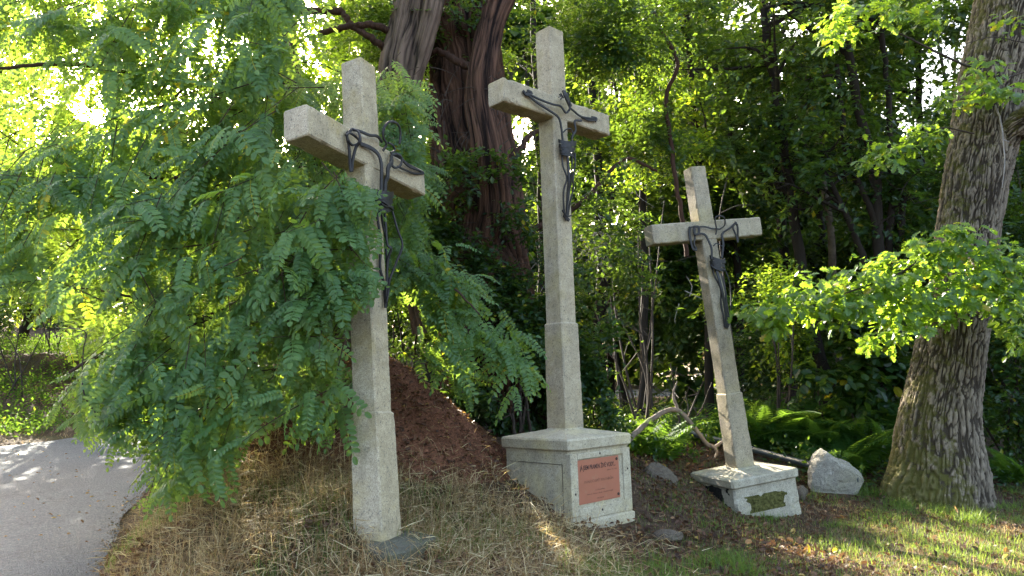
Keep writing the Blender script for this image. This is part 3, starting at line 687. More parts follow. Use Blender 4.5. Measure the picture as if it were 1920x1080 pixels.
figure(XR, cR, (1180, 300, 3.178), -.105, [
  ('torso', [([(415, 438), (450, 445), (476, 490), (490, 530), (491, 590)], .022, .012, [.03, .04, .05, .06, .06]),
             ([(562, 430), (551, 452), (559, 500), (551, 585)], .024, .012, [.03, .05, .06, .06]), ([(500, 512), (520, 496), (546, 512), (566, 511)], .012, .010, .06)]),
  ('arm', [([(360, 398), (358, 440), (367, 490), (380, 530), (402, 536)], .026, .012, .03), ([(386, 400), (391, 465), (385, 500), (402, 534)], .018, .012, .03),
           ([(384, 398), (412, 400), (412, 438), (390, 440), (386, 405)], .026, .014, .05), ([(355, 402), (392, 397)], .016, .012, .04),
           ([(400, 400), (450, 398), (490, 408), (540, 412)], .018, .012, [.03, .05, .05, .04])]),
  ('arm', [([(560, 430), (600, 405), (630, 378), (645, 400), (646, 492)], .020, .012, [.03, .05, .06, .05, .03]), ([(625, 385), (618, 405), (636, 450), (644, 490)], .016, .012, .05),
           ([(626, 372), (638, 380)], .030, .016, .06)]),
  ('head_loop', [([(540, 412), (568, 388), (568, 350), (545, 333), (515, 340), (512, 370), (520, 410), (515, 445)], .014, .010, [.04, .06, .08, .09, .08, .07, .06, .05])]),
  ('loincloth', wraps(480, 572, 590, 640, 5, .040, 14) + [([(485, 625), (520, 650), (572, 655)], .018, .010, [.04, .08, .04])]),
  ('leg', [([(482, 600), (508, 690), (545, 770), (545, 850), (560, 930), (570, 995)], .018, .010, [.03, .04, .06, .04, .03, .02]),
           ([(520, 655), (550, 770), (568, 860), (580, 950), (576, 1000)], .030, .012, [.06, .08, .05, .03, .02])]),
  ('leg', [([(548, 680), (572, 780), (578, 860), (592, 930), (578, 995)], .016, .010, [.05, .06, .05, .03, .02]), ([(565, 640), (595, 720), (605, 820), (600, 930)], .010, .008, .03),
           ([(565, 970), (590, 975), (580, 1002)], .026, .016, .02)]),
  ], 'small black iron figure on the tilted cross, left arm hanging in a square loop')

# ------------------------------------------------------------------ rocks, slab, pipe, fallen branch
def rock(name, c, r, seed, mt, label, cat='stone', squash=(1, 1, 1), group=None, cuts=8, top=None):
    import bmesh
    bm = bmesh.new(); bmesh.ops.create_icosphere(bm, subdivisions=4, radius=1)
    V = np.array([v.co[:] for v in bm.verts]); F = np.array([[v.index for v in f.verts] for f in bm.faces]); bm.free()
    g = np.random.default_rng(seed)
    for k in range(cuts):                     # flat broken faces
        n_ = norm(g.normal(size=3)); d_ = g.uniform(.62, .9); h = V @ n_; V = V - np.maximum(h - d_, 0)[:, None] * n_ * .8
    V = V * (1 + .24 * fbm(V * 1.7 + seed, 5, seed))[:, None] + norm(V) * (.05 * (1 - 2 * np.abs(fbm(V * 5, 4, seed))))[:, None]
    V = V * np.array(r) 
    if top is not None: V = top(V)
    return link(name, mesh_from(name, V + np.array(c), F), mt, label=label, cat=cat, group=group, loc=np.array(c) - np.array([0, 0, r[2]]))
def rp(px, py, y): return P(px, py, y)
def outlined(name, pts, y, depth, seed, mt, label, cat):
    """stone with the seen outline, a real thickness and broken relief"""
    import bmesh
    Q = np.array([P(a_, b_, y) for a_, b_ in pts]); c_ = Q.mean(0); ang = np.arctan2(Q[:, 2] - c_[2], Q[:, 0] - c_[0]); rad = np.hypot(Q[:, 2] - c_[2], Q[:, 0] - c_[0]); o_ = np.argsort(ang)
    bm = bmesh.new(); bmesh.ops.create_icosphere(bm, subdivisions=5, radius=1); V = np.array([v.co[:] for v in bm.verts]); F = np.array([[v.index for v in f.verts] for f in bm.faces]); bm.free()
    g = np.random.default_rng(seed); a_ = np.arctan2(V[:, 2], V[:, 0]); r_ = np.interp(a_, ang[o_], rad[o_], period=2 * np.pi); k_ = np.hypot(V[:, 0], V[:, 2]) ** .55
    U_ = np.stack([np.cos(a_) * r_ * k_, V[:, 1] * depth, np.sin(a_) * r_ * k_], 1)
    for k in range(7):
        n_ = norm(g.normal(size=3) * np.array([.7, 1, .7])); h_ = U_ @ n_; d_ = np.quantile(h_, g.uniform(.86, .96)); U_ = U_ - np.maximum(h_ - d_, 0)[:, None] * n_ * .85
    U_ = U_ + norm(U_) * (.022 * fbm(U_ * 9, 4, seed) + .010 * (1 - 2 * np.abs(fbm(U_ * 22, 3, seed + 3))))[:, None]
    return link(name, mesh_from(name, U_ + c_, F), mt, label=label, cat=cat, loc=c_ - np.array([0, 0, .15]))
outlined('boulder', [(1520, 872), (1530, 852), (1541, 843), (1553, 852), (1566, 861), (1590, 871), (1606, 884), (1618, 903), (1612, 925), (1560, 938), (1522, 930), (1517, 900)], 9.15, .24, 5, M['rock'], 'large pale grey boulder with a peaked top beside the oak trunk', 'boulder')
outlined('stone', [(1211, 905), (1214, 874), (1224, 867), (1244, 874), (1262, 890), (1279, 914), (1250, 925), (1215, 925)], 8.3, .15, 9, M['rock_brown'], 'brownish triangular stone lying in the leaves between two crosses', 'stone')
c_ = rp(1500, 925, 8.75); rock('stone', c_, (.10, .09, .09), 12, M['rock_brown'], 'small rounded stone against the right corner of the mossy block')
c_ = rp(1254, 1004, 6.6); rock('stone', c_, (.13, .09, .055), 15, M['rock_brown'], 'small dark flat stone in the bare soil at the bottom of the slope')
# slab under the left cross
def atz(px, py, z):
    r = ray(px, py); return EYE + r * ((z - EYE[2]) / r[2])
top = [atz(686, 1030, .365), atz(716, 1050, .34), atz(765, 1042, .34), atz(822, 1011, .36), atz(764, 1000, .375), atz(700, 1005, .375)]
mb = MB(); TP = resample(np.vstack([top, top[:1]]), 37)[:-1]; TP[:, 2] += .02; zt = TP[:, 2].mean(); TP[:, 2] += .012 * fbm(TP * 5, 3, 2)
TP[:, :2] += .012 * np.stack([vnoise(TP * 11, 1), vnoise(TP * 11, 2)], 1)
cen = TP.mean(0); ed = cen + (TP - cen) * .94; ed[:, 2] += .012
lowr = cen + (TP - cen) * 1.01; lowr[:, 2] = zt - .30; n_ = len(TP)
V = np.vstack([lowr, TP, ed, cen[None] + np.array([[0, 0, .014]])])
mb.add(V, np.array([(k, (k + 1) % n_, n_ + (k + 1) % n_, n_ + k) for k in range(n_)] + [(n_ + k, n_ + (k + 1) % n_, 2 * n_ + (k + 1) % n_, 2 * n_ + k) for k in range(n_)]))
mb.add(V, np.array([(2 * n_ + k, 2 * n_ + (k + 1) % n_, 3 * n_) for k in range(n_)]))
link('stone_slab', mb.mesh('stone_slab'), M['slab'], label='dark mossy stone slab lying at the foot of the left cross', cat='stone slab', loc=(cen[0], cen[1], zt - .3))
# pipe with an open end
mb = MB(); pa, pb = P(1262, 803, 10.9), P(1612, 897, 8.98)
pa[2] = max(pa[2], gz(pa[0], pa[1])[0] + .05)
dr_ = norm(pb - pa); up_ = norm(np.cross(np.cross(dr_, [0, 0, 1]), dr_)); sd_ = np.cross(dr_, up_)
ns = 20; a = np.arange(ns) * 2 * np.pi / ns
rings = []
for f_, r_ in ((0, .042), (.955, .042), (.956, .052), (1, .052), (1, .040), (.9, .038)):
    c_ = pa + (pb - pa) * f_; rings.append(c_ + r_ * (np.cos(a)[:, None] * up_ + np.sin(a)[:, None] * sd_))
V = np.concatenate(rings); i = np.arange(len(rings) - 1)[:, None] * ns; j = np.arange(ns)[None]; j2 = (j + 1) % ns
mb.add(V, np.stack([i + j, i + j2, i + ns + j2, i + ns + j], -1).reshape(-1, 4))
link('drain_pipe', mb.mesh('drain_pipe', True), M['pipe'], label='long grey plastic pipe lying behind the tilted cross', cat='pipe', loc=pa)
# fallen branch
br = empty('fallen_branch', P(1190, 815, 8.6), 'crooked bare dead branch resting beside the pedestal behind the tilted cross', 'branch')
mb = MB(); tube(mb, [P(1165, 835, 8.3), P(1205, 800, 8.8), P(1240, 775, 9.0), P(1272, 770, 9.1), P(1300, 800, 9.0), P(1325, 832, 8.95), P(1342, 838, 8.9)], .036, .026, 8, 40, wob=.5, seed=3)
link('limb', mb.mesh('limb', True), M['deadwood'], br)
for q, pts in enumerate(([P(1342, 838, 8.9), P(1355, 828, 8.95), P(1372, 832, 9.0)], [P(1335, 835, 8.9), P(1344, 846, 8.85), P(1340, 858, 8.8)], [P(1272, 770, 9.1), P(1262, 740, 9.2), P(1270, 715, 9.3)])):
    mb = MB(); tube(mb, pts, .022, .008, 6, 12, wob=.4, seed=q); link('side_branch', mb.mesh('side_branch', True), M['deadwood'], br)

# ------------------------------------------------------------------ vegetation tools
UP = np.array([0, 0, 1.0])
# places the photograph shows in sunlight: (pixel x, pixel y, depth, radius); foliage on the way to the sun is thinned there
LIT = [(1650, 560, 8.0, .85), (1500, 580, 8.0, .7), (1800, 520, 8.0, .75), (1720, 600, 7.9, .6), (1600, 60, 8.5, .5), (1690, 270, 8.6, .45), (1850, 150, 8.3, .3),
       (1800, 1035, 6.3, .95), (1650, 1000, 7.0, .55), (1530, 965, 7.6, .3), (1880, 1000, 6.8, .4), (1440, 880, 8.6, .30), (1150, 650, 9.3, .3), (1270, 720, 9.6, .4),
       (1210, 790, 9.2, .3), (1200, 100, 12, 1.1), (1110, 40, 12, .8), (1150, 330, 11, .5), (1385, 370, 10.2, .4), (1275, 480, 10.2, .3), (1450, 560, 11, .5),
       (90, 530, 17, 1.6), (60, 690, 16, .9), (230, 780, 5.2, .3), (150, 520, 5.6, .35), (330, 850, 5, .12), (60, 60, 6, .7), (200, 400, 6, .3), (60, 300, 6, .5),
       (580, 790, 5.6, .16), (860, 690, 6.1, .16), (450, 920, 5.8, .14), (1120, 900, 6.6, .35),
       (980, 100, 12, .35), (760, 250, 8.8, .12), (1760, 800, 8.5, .35), (1500, 800, 10.3, .4), (1380, 760, 8.5, .25)]
LIT += [(60, 180, 6.2, .85), (150, 60, 6.2, .7), (40, 420, 6, .6), (230, 220, 6.3, .4), (160, 330, 6, .35), (180, 620, 5.3, .3), (520, 740, 5.6, .14), (790, 560, 6.3, .15), (820, 640, 6.1, .15), (1750, 1060, 5.9, .8), (1600, 1065, 5.9, .5), (1000, 980, 5.9, .2), (880, 1020, 5.5, .18), (560, 960, 5.6, .16), (1690, 1050, 6.2, .6), (1560, 1010, 6.6, .4), (1880, 950, 7.5, .5), (1420, 1000, 6.8, .2), (1500, 960, 7.8, .25), (1600, 950, 8.0, .3), (1780, 980, 7.6, .4), (1300, 780, 9.6, .3), (1080, 200, 12, .6), (1300, 160, 13, .5)]
LITP = np.array([P(a, b, c) for a, b, c, d in LIT]); LITR = np.array([d for a, b, c, d in LIT])
# openings of the canopy where the sky shows: (pixel x, y, half width, half height, from depth, strength)
GAPS = [(395, 75, 85, 45, 4.5, .72), (300, 110, 40, 35, 4.5, .5), (480, 75, 38, 30, 5, .6), (190, 225, 30, 14, 5, .6), (1430, 55, 85, 50, 9, .72), (1500, 25, 60, 40, 9, .7), (1700, 205, 70, 50, 9, .6), (1745, 150, 40, 50, 9, .6),
        (1390, 20, 60, 40, 9, .7), (1215, 30, 30, 20, 9, .5), (1580, 130, 40, 40, 9, .5), (1490, 120, 50, 30, 9, .5), (1740, 330, 30, 60, 9, .5), (1470, 340, 30, 25, 9, .4), (1320, 60, 40, 40, 9, .5)]
# views through to the dark trunks: (x, y, half width, half height, nearer than, strength)
CLEARV = [(1475, 320, 22, 60, 12.3, .92), (1500, 430, 24, 70, 12.3, .92), (1525, 540, 24, 70, 12.3, .92), (1550, 640, 26, 60, 12.3, .9), (1555, 400, 26, 80, 13.7, .9), (1640, 400, 50, 80, 11.9, .85), (1630, 270, 45, 90, 11.8, .75), (1655, 130, 25, 90, 11.8, .7), (1580, 320, 30, 60, 11.8, .7)]
def lit_keep(A, g, strength=0.985):
    k = np.ones(len(A), bool)
    for c_, r_ in zip(LITP, LITR):
        d = A - c_; s = d @ SUN
        rr_ = np.linalg.norm(d - s[:, None] * SUN, axis=1) / r_
        k &= ~((s > 0.45) & (rr_ < 1 + .25 * vnoise(A * .9, 3)) & (g.random(len(A)) < strength))
    return k
def gap_keep(A, g):
    px, py = pix(A); k = np.ones(len(A), bool); wob = .35 * fbm(np.stack([px / 45, py / 45, 0 * px], 1), 3, 5)
    for x, y, a, b, dx, st in CLEARV:
        k &= ~((((px - x) / a) ** 2 + ((py - y) / b) ** 2 < 1 + 1.2 * wob) & (A[:, 1] < dx) & (A[:, 1] > 9) & (g.random(len(A)) < st))
    for x, y, a, b, dm, st in GAPS:
        k &= ~((((px - x) / a) ** 2 + ((py - y) / b) ** 2 < 1 + 2 * wob) & (A[:, 1] > dm) & (g.random(len(A)) < st))
    return k
def leaf_tpl(n, w, fold=0.12, tip=1.0, lobed=0):
    """leaf blade along +y, width along x, folded along the midrib; length 1"""
    if n == 2:
        V = np.array([(0, 0, 0), (w, .48, fold * .6), (0, 1, -.06), (-w, .48, fold * .6)]); return V, np.array([(0, 1, 2), (0, 2, 3)])
    if n == 4:
        V = np.array([(0, 0, 0), (w * .85, .3, fold * .6), (w * .85, .68, fold * .5), (0, 1, -.08), (-w * .85, .68, fold * .5), (-w * .85, .3, fold * .6)])
        return V, np.array([(0, 1, 2), (0, 2, 3), (0, 3, 4), (0, 4, 5)])
    if n == 6:
        V = np.array([(0, 0, 0), (w * .8, .2, fold * .5), (w, .55, fold * .7), (w * .62, .88, fold * .4), (0, 1, -.03), (-w * .62, .88, fold * .4), (-w, .55, fold * .7), (-w * .8, .2, fold * .5)])
        return V, np.array([(0, 1, 2), (0, 2, 3), (0, 3, 4), (0, 4, 5), (0, 5, 6), (0, 6, 7)])
    # oak: rounded lobes along both sides
    prof = [(0, .05), (.05, .14), (.13, .18), (.24, .27), (.12, .36), (.17, .42), (.36, .52), (.18, .61), (.24, .67), (.33, .78), (.17, .84), (.14, .95), (0, 1.0)]
    R_ = [(x, y, fold * abs(x)) for x, y in prof]; L_ = [(-x, y, fold * abs(x)) for x, y in prof[-2:0:-1]]
    V = np.array(R_ + L_); V[:, 2] -= .18 * V[:, 1] ** 2; c_ = np.array([[0, .5, -.045]])
    V = np.vstack([V, c_]); k = len(V) - 1
    return V, np.array([(q, (q + 1) % k, k) for q in range(k)])
def inst(tpl, pos, ax, nr, size, tint, tt=None, wide=None):
    """many copies of a template as arrays (V, F, T)"""
    TV, TF = tpl; ax = norm(ax); nr = norm(nr - ax * (nr * ax).sum(-1, keepdims=True)); xx = np.cross(ax, nr)
    s = np.asarray(size)[:, None, None]
    wv = 1.0 if wide is None else np.asarray(wide)[:, None, None]
    V = pos[:, None] + s * (TV[None, :, 0:1] * wv * xx[:, None] + TV[None, :, 1:2] * ax[:, None] + TV[None, :, 2:3] * nr[:, None])
    K = len(TV); F = (TF[None] + (np.arange(len(pos)) * K)[:, None, None]).reshape(-1, TF.shape[1])
    T = np.repeat(tint, K) if tt is None else (tint[:, None] + tt[None]).ravel()
    return V.reshape(-1, 3), F, np.clip(T, 0, 1)
def tint_rand(g, n, sd=.22, mean=.42, old=.02):
    t_ = np.clip(g.normal(mean, sd, n), 0, .9); t_[g.random(n) < old] = .99; return t_
def twigs_in(g, c, r, n, bias=2.0, down=0.0):
    """twig origins inside an ellipsoid, more of them near its surface, in uneven clumps"""
    c = np.array(c, float); r = np.array(r, float)
    nc = max(3, n // 14); u = norm(g.normal(size=(nc, 3))); rad = g.random(nc) ** (1 / bias)
    cc = u * rad[:, None] * .92
    k = g.integers(0, nc, n); q = cc[k] + g.normal(size=(n, 3)) * .13
    D = norm(cc[k] + g.normal(size=(n, 3)) * .5 + np.array([0, 0, -down]))
    return c + q * r, D
def twig_leaves(g, O, D, L, m, size, droop=.15, spread=.9, jit=.45, toward=(0, -.25, 1)):
    """m leaves alternating along each twig"""
    n = len(O); D = norm(D); side = norm(np.cross(D, UP + g.normal(size=(n, 3)) * .3))
    f_ = (np.arange(m) + .5) / m; L = np.broadcast_to(L, (n,))
    pos = O[:, None] + D[:, None] * (f_[None, :, None] * L[:, None, None]); pos[..., 2] -= droop * (f_[None] ** 2) * L[:, None]
    sg = np.where(np.arange(m) % 2 == 0, 1.0, -1.0)[None, :, None]; last = (np.arange(m) == m - 1)[None, :, None]
    ax = D[:, None] * .55 + side[:, None] * sg * spread * (1 - last) + g.normal(size=(n, m, 3)) * .22 - UP * .12
    nr = np.array(toward) + g.normal(size=(n, m, 3)) * jit
    sz = size * g.uniform(.65, 1.15, (n, m))
    return pos.reshape(-1, 3), ax.reshape(-1, 3), nr.reshape(-1, 3), sz.ravel(), np.repeat(np.arange(n), m)
def crown_mesh(name, g, vols, size, m=8, tpl=None, L=.42, old=.02, mean=.42, keep=None, droop=.15, lit=True, jit=.45, w=.3):
    tpl = tpl or leaf_tpl(2, w); Vs = []; Fs = []; Ts = []; n0 = 0
    for c, r, n_ in vols:
        O, D = twigs_in(g, c, r, n_)
        pos, ax, nr, sz, own = twig_leaves(g, O, D, L * g.uniform(.6, 1.3, len(O)), m, size, droop, jit=jit)
        tn = np.clip(tint_rand(g, len(pos), .16, mean, old) + g.normal(0, .12, len(O))[own], 0, 1)
        k = gap_keep(pos, g)
        if lit: k &= lit_keep(pos, g)
        if keep is not None: k &= keep(pos)
        V, F, T = inst(tpl, pos[k], ax[k], nr[k], sz[k], tn[k]); Vs.append(V); Fs.append(F + n0); Ts.append(T); n0 += len(V)
    return mesh_from(name, np.concatenate(Vs), np.concatenate(Fs), np.concatenate(Ts))
def branches_mesh(name, g, stems, vols, r0, per=7, tw=0.35):
    """limbs from points of the stems out into the crown volumes, with side twigs"""
    mb = MB(); S = np.vstack([cat_rom(s, 24) for s in stems])
    for c, r, n_ in vols:
        c = np.array(c, float); r = np.array(r, float)
        for q in range(int(per)):
            e = c + norm(g.normal(size=3)) * r * g.uniform(.5, .95)
            cand = S[(S[:, 2] < e[2] + .3)] if (S[:, 2] < e[2] + .3).any() else S
            a = cand[np.argsort(np.linalg.norm(cand - e, axis=1))[g.integers(0, min(5, len(cand)))]]
            mid = (a + e) / 2 + g.normal(size=3) * np.linalg.norm(e - a) * .12 + UP * .08 * np.linalg.norm(e - a)
            if q > 1 and not lit_keep(np.array([mid, (a + mid) / 2, (e + mid) / 2, e]), g, 1).all(): continue
            C = tube(mb, [a, mid, e], r0 * g.uniform(.5, 1), r0 * .12, 5, 9, wob=.6, seed=int(g.integers(999)), cap=False)
            for w_ in range(3):
                p_ = C[g.integers(3, 8)]; tube(mb, [p_, p_ + norm(g.normal(size=3)) * tw * .6 + UP * .05, p_ + norm(e - a + g.normal(size=3)) * tw * 1.6], r0 * .22, r0 * .05, 4, 5, cap=False)
    return mb.mesh(name)
WOOD = 1.5
def tree(name, label, cat, base, stems, rad, vols, lm, bm, size, seed, group=None, per=6, m=8, old=.02, mean=.42, L=.42, tpl=None, r0=None, keep=None, lit=True, jit=.45, droop=.15, w=.3, trunk_nm='trunk'):
    g = np.random.default_rng(seed); root = empty(name, base, label, cat, group)
    for k, (pts, r_) in enumerate(zip(stems, rad)):
        mb = MB(); tube(mb, pts, r_[0], r_[1], 9, 26, wob=.5, seed=seed + k)
        link(trunk_nm, mb.mesh(trunk_nm, True), bm, root)
    if per: link('branches', branches_mesh('branches', g, stems, vols, r0 or rad[0][0] * .4, per), bm, root)
    link('crown', crown_mesh('crown', g, vols, size, m, tpl, L, old, mean, keep, droop, lit, jit, w), M[lm], root)
    return root

# ------------------------------------------------------------------ the old stringy-barked tree in the middle
root = empty('old_tree', (0.0, 9.3, gz(0, 9.3)[0]), 'huge old tree with stringy twisted bark behind the middle cross', 'tree')
me = bark_trunk('trunk', [P(930, 900, 9.4), P(925, 780, 9.4), P(915, 640, 9.3), P(905, 500, 9.3), P(900, 380, 9.4), P(885, 250, 9.6), P(875, 120, 9.8), P(865, -20, 10.0), P(860, -250, 10.4)],
                 [.80, .70, .60, .56, .55, .50, .46, .46, .42], 'string', 230, 300, 5, .10, .14)
link('trunk', me, M['old_bark'], root)
me = bark_trunk('leader', [P(905, 470, 8.95), P(915, 380, 8.8), P(912, 290, 8.75), P(900, 190, 8.8), P(908, 110, 8.85), P(922, 40, 8.95), P(960, -60, 9.1), P(990, -160, 9.3)],
                 [.20, .19, .17, .17, .16, .17, .13, .11], 'string', 120, 230, 15, 0, .22)
link('leader', me, M['old_bark'], root)
me = bark_trunk('leader', [P(800, 620, 9.2), P(772, 480, 9.0), P(742, 330, 8.8), P(737, 240, 8.8), P(748, 150, 8.8), P(765, 60, 8.9), P(778, -40, 9.0), P(790, -200, 9.2)],
                 [.16, .15, .16, .20, .26, .25, .23, .2], 'string', 150, 240, 25, 0, .16)
link('leader', me, M['grey_bark'], root)
me = bark_trunk('leader', [P(772, 170, 8.75), P(790, 100, 8.7), P(808, 30, 8.7), P(822, -60, 8.8)], [.09, .11, .12, .10], 'string', 90, 110, 35, 0, .2)
link('leader', me, M['grey_bark'], root)
mb = MB(); g = np.random.default_rng(3)
for pts, ra, rb in (([(735, 60, 8.8), (700, 48, 8.7), (655, 50, 8.7), (600, 62, 8.8)], .05, .035), ([(728, 95, 8.8), (700, 75, 8.7), (665, 52, 8.7), (640, 20, 8.8)], .05, .03), ([(905, 130, 8.9), (860, 118, 8.9), (820, 95, 9.0), (780, 110, 9.0)], .06, .03),
                    ([(960, 300, 9.2), (1000, 250, 9.6), (1050, 240, 10)], .05, .02), ([(1000, 430, 9.2), (1090, 380, 9.6), (1170, 300, 10), (1230, 320, 10.2)], .045, .02),
                    ([(1290, 480, 10.4), (1262, 300, 10.4), (1250, 180, 10.4), (1272, 120, 10.3), (1240, 60, 10.4), (1225, 20, 10.5)], .035, .03), ([(640, 20, 8.8), (560, 20, 8.8), (480, 8, 9), (310, 14, 9.2)], .05, .03)):
    tube(mb, [P(*q) for q in pts], ra, rb, 7, 40, wob=.7, seed=len(pts))
link('limbs', mb.mesh('limbs', True), M['old_bark'], root)
mb = MB()
for k in range(160):      # hanging dead twigs and vine stems against the trunk
    x = g.uniform(790, 1010); y = g.uniform(120, 620); d = 8.75 - .1 * g.random(); a = P(x, y, d); dd = norm(g.normal(size=3) * np.array([1, .3, 1])); l_ = g.uniform(.15, .6)
    tube(mb, [a, a + dd * l_ * .5 + UP * .03, a + dd * l_ - UP * .06], .006, .002, 4, 6, cap=False)
link('dead_twigs', mb.mesh('dead_twigs'), M['twig'], root)
vols = [((.2, 10.8, 8.6), (2.6, 1.8, 1.8), 900), ((-1.2, 9.6, 6.2), (1.5, 1.0, 1.1), 700), ((1.6, 10.6, 6.6), (1.6, 1.2, 1.0), 700), ((-1.0, 9.4, 3.4), (.55, .5, .75), 260),
        ((-.55, 9.0, 2.7), (.5, .3, .6), 200), ((.9, 9.8, 4.4), (.6, .5, .5), 160), ((-1.9, 10.2, 4.9), (.9, .7, .8), 420), ((.35, 8.75, 2.0), (.55, .35, .75), 260), ((1.15, 9.3, 3.2), (.5, .5, .7), 200),
        (P(985, 240, 10.4), (.35, .3, .6), 180), (P(1140, 60, 10.2), (.9, .5, .5), 420), (P(1060, 150, 10.4), (.4, .4, .5), 160), (P(720, 60, 9.6), (.6, .5, .6), 260), (P(1210, 240, 10.6), (.6, .4, .6), 260), (P(870, 330, 8.5), (.35, .2, .25), 90), (P(800, 430, 8.5), (.4, .25, .55), 260)]
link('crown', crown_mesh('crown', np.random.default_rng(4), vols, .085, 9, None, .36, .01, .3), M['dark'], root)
# climbing leaves and broken bark round the lower trunk
vols = [((.15, 8.6, 1.4), (.9, .25, .85), 560), ((.62, 8.55, 2.0), (.35, .25, 1.1), 330), ((-.35, 8.55, 2.6), (.45, .2, .7), 230), (P(960, 600, 8.4), (.35, .2, .5), 200), (P(960, 380, 8.6), (.25, .2, .5), 120)]
link('ivy', crown_mesh('ivy', np.random.default_rng(6), vols, .07, 6, leaf_tpl(4, .34), .25, .03, .25), M['dark'], root)

# ------------------------------------------------------------------ oak on the right
root = empty('oak_tree', P(1757, 925, 9.0), 'thick oak with deeply furrowed mossy trunk leaning right at the edge of the grass', 'tree')
oc = [(1748, 960, 9.0), (1757, 889, 9.0), (1759, 800, 9.0), (1773, 711, 9.0), (1788, 622, 9.0), (1806, 533, 9.0), (1813, 444, 9.0), (1826, 355, 9.0), (1843, 267, 9.05), (1858, 178, 9.1), (1880, 89, 9.15), (1898, 0, 9.2), (1920, -120, 9.3), (1950, -300, 9.4)]
orad = np.array([106, 92, 80, 72, 67, 65, 65, 66, 67, 69, 71, 72, 72, 70]) / 1357.43 * 9 - .03 - np.array([.08, .10, .10, .075, .06, .06, .04, .02, 0, 0, 0, 0, 0, 0])
me = bark_trunk('trunk', [P(*q) for q in oc], orad, 'oak', 270, 540, 3, .09, .03, (-.95, -.35, .1)); link('trunk', me, M['oak_bark'], root)
me = bark_trunk('limb', [P(1850, 290, 8.95), P(1885, 255, 8.8), P(1925, 225, 8.6), P(1990, 190, 8.3), P(2080, 150, 8.0)], [.22, .17, .145, .13, .11], 'oak', 150, 150, 13, 0, .05, (-.2, -.2, 1)); link('limb', me, M['oak_bark'], root)
mb = MB()
for pts, ra, rb in (([(1868, 200, 8.45), (1878, 238, 8.4), (1881, 270, 8.4), (1884, 300, 8.4), (1879, 352, 8.4)], .012, .004), ([(1881, 262, 8.4), (1893, 266, 8.4)], .008, .003), ([(1860, 212, 8.45), (1856, 216, 8.4)], .006, .003)):
    tube(mb, [P(*q) for q in pts], ra, rb, 6, 16, wob=.6)
link('hanging_twig', mb.mesh('hanging_twig', True), M['paletwig'], root)
mb = MB()
OAKB = [([(1815, 470, 8.5), (1760, 470, 8.2), (1690, 510, 7.9), (1600, 545, 7.7), (1500, 575, 7.6), (1425, 595, 7.6)], .020, .004), ([(1690, 510, 7.9), (1640, 560, 7.7), (1590, 610, 7.7), (1640, 650, 7.7)], .010, .003),
        ([(1815, 480, 8.5), (1830, 500, 8.0), (1880, 520, 7.9), (1950, 540, 7.8)], .016, .006), ([(1760, 470, 8.2), (1790, 440, 8.0), (1820, 415, 7.9)], .008, .003), ([(1830, 520, 8.0), (1790, 570, 7.9), (1700, 620, 7.8), (1650, 640, 7.8)], .010, .003),
        ([(1830, 130, 8.6), (1760, 100, 8.5), (1680, 60, 8.5), (1600, 40, 8.5), (1530, 70, 8.5)], .018, .003), ([(1826, 250, 8.6), (1760, 240, 8.6), (1700, 265, 8.5), (1640, 290, 8.5)], .012, .003),
        ([(1920, 135, 8.3), (1880, 150, 8.3), (1830, 180, 8.3), (1795, 190, 8.3)], .010, .003), ([(1920, 80, 8.5), (1860, 70, 8.5), (1800, 85, 8.5)], .008, .003), ([(1900, -30, 9), (1820, -60, 8.8), (1700, -60, 8.6), (1600, -80, 8.6)], .05, .02)]
for pts, ra, rb in OAKB: tube(mb, [P(*q) for q in pts], ra, rb, 6, 30, wob=.8, seed=len(pts))
link('branches', mb.mesh('branches', True), M['twig'], root)
g = np.random.default_rng(21)
OV = [(1450, 590, 7.6, 62, 32, .20, 46), (1520, 560, 7.65, 70, 42, .22, 60), (1590, 560, 7.7, 60, 55, .25, 62), (1640, 520, 7.8, 60, 45, .25, 60), (1700, 520, 7.8, 70, 55, .28, 80), (1760, 470, 7.9, 60, 45, .25, 60),
      (1800, 445, 7.9, 50, 40, .2, 40), (1850, 490, 7.9, 65, 45, .25, 64), (1900, 530, 7.8, 50, 55, .25, 60), (1840, 545, 7.9, 70, 40, .25, 56), (1760, 570, 7.8, 70, 45, .25, 64), (1690, 600, 7.8, 60, 50, .25, 56), (1640, 640, 7.8, 35, 25, .15, 18),
      (1560, 50, 8.5, 50, 45, .2, 34), (1610, 30, 8.5, 60, 35, .2, 36), (1680, 20, 8.5, 60, 25, .2, 26), (1740, 35, 8.6, 50, 30, .2, 20), (1670, 285, 8.5, 48, 28, .18, 26), (1730, 250, 8.5, 45, 25, .18, 22), (1630, 300, 8.5, 22, 20, .1, 8),
      (1850, 150, 8.35, 55, 38, .2, 36), (1800, 190, 8.35, 40, 22, .15, 16), (1900, 170, 8.3, 30, 22, .15, 14), (1900, 40, 8.5, 30, 20, .2, 6), (1920, 620, 7.9, 40, 40, .2, 24), (1880, 580, 7.9, 40, 25, .2, 16)]
O_ = []; 
for x, y, d, a, b, c, n_ in OV:
    for q in range(n_):
        u = norm(g.normal(size=3)) * g.random() ** .45
        O_.append(P(x + a * u[0], y + b * u[1], d + c * 1.6 * u[2]))
O_ = np.array(O_); D_ = norm(g.normal(size=O_.shape) * np.array([1, 1, .5]) + np.array([-.5, -.3, -.1]))
pos, ax, nr, sz, own = twig_leaves(g, O_, D_, .14, 4, .122, .1, 1.1, .55, (-.15, -.45, 1))
ax[:, 2] -= .25
tn = tint_rand(g, len(pos), .2, .5, .03)
tpl = leaf_tpl(99, .3, .25); px_, py_ = pix(pos); vis = (px_ > 0) & (px_ < 1920) & (py_ > 0)
order = np.argsort(np.where(vis, -sz / pos[:, 1], 1)); single = order[:300]; rest = np.setdiff1d(np.arange(len(pos)), single)
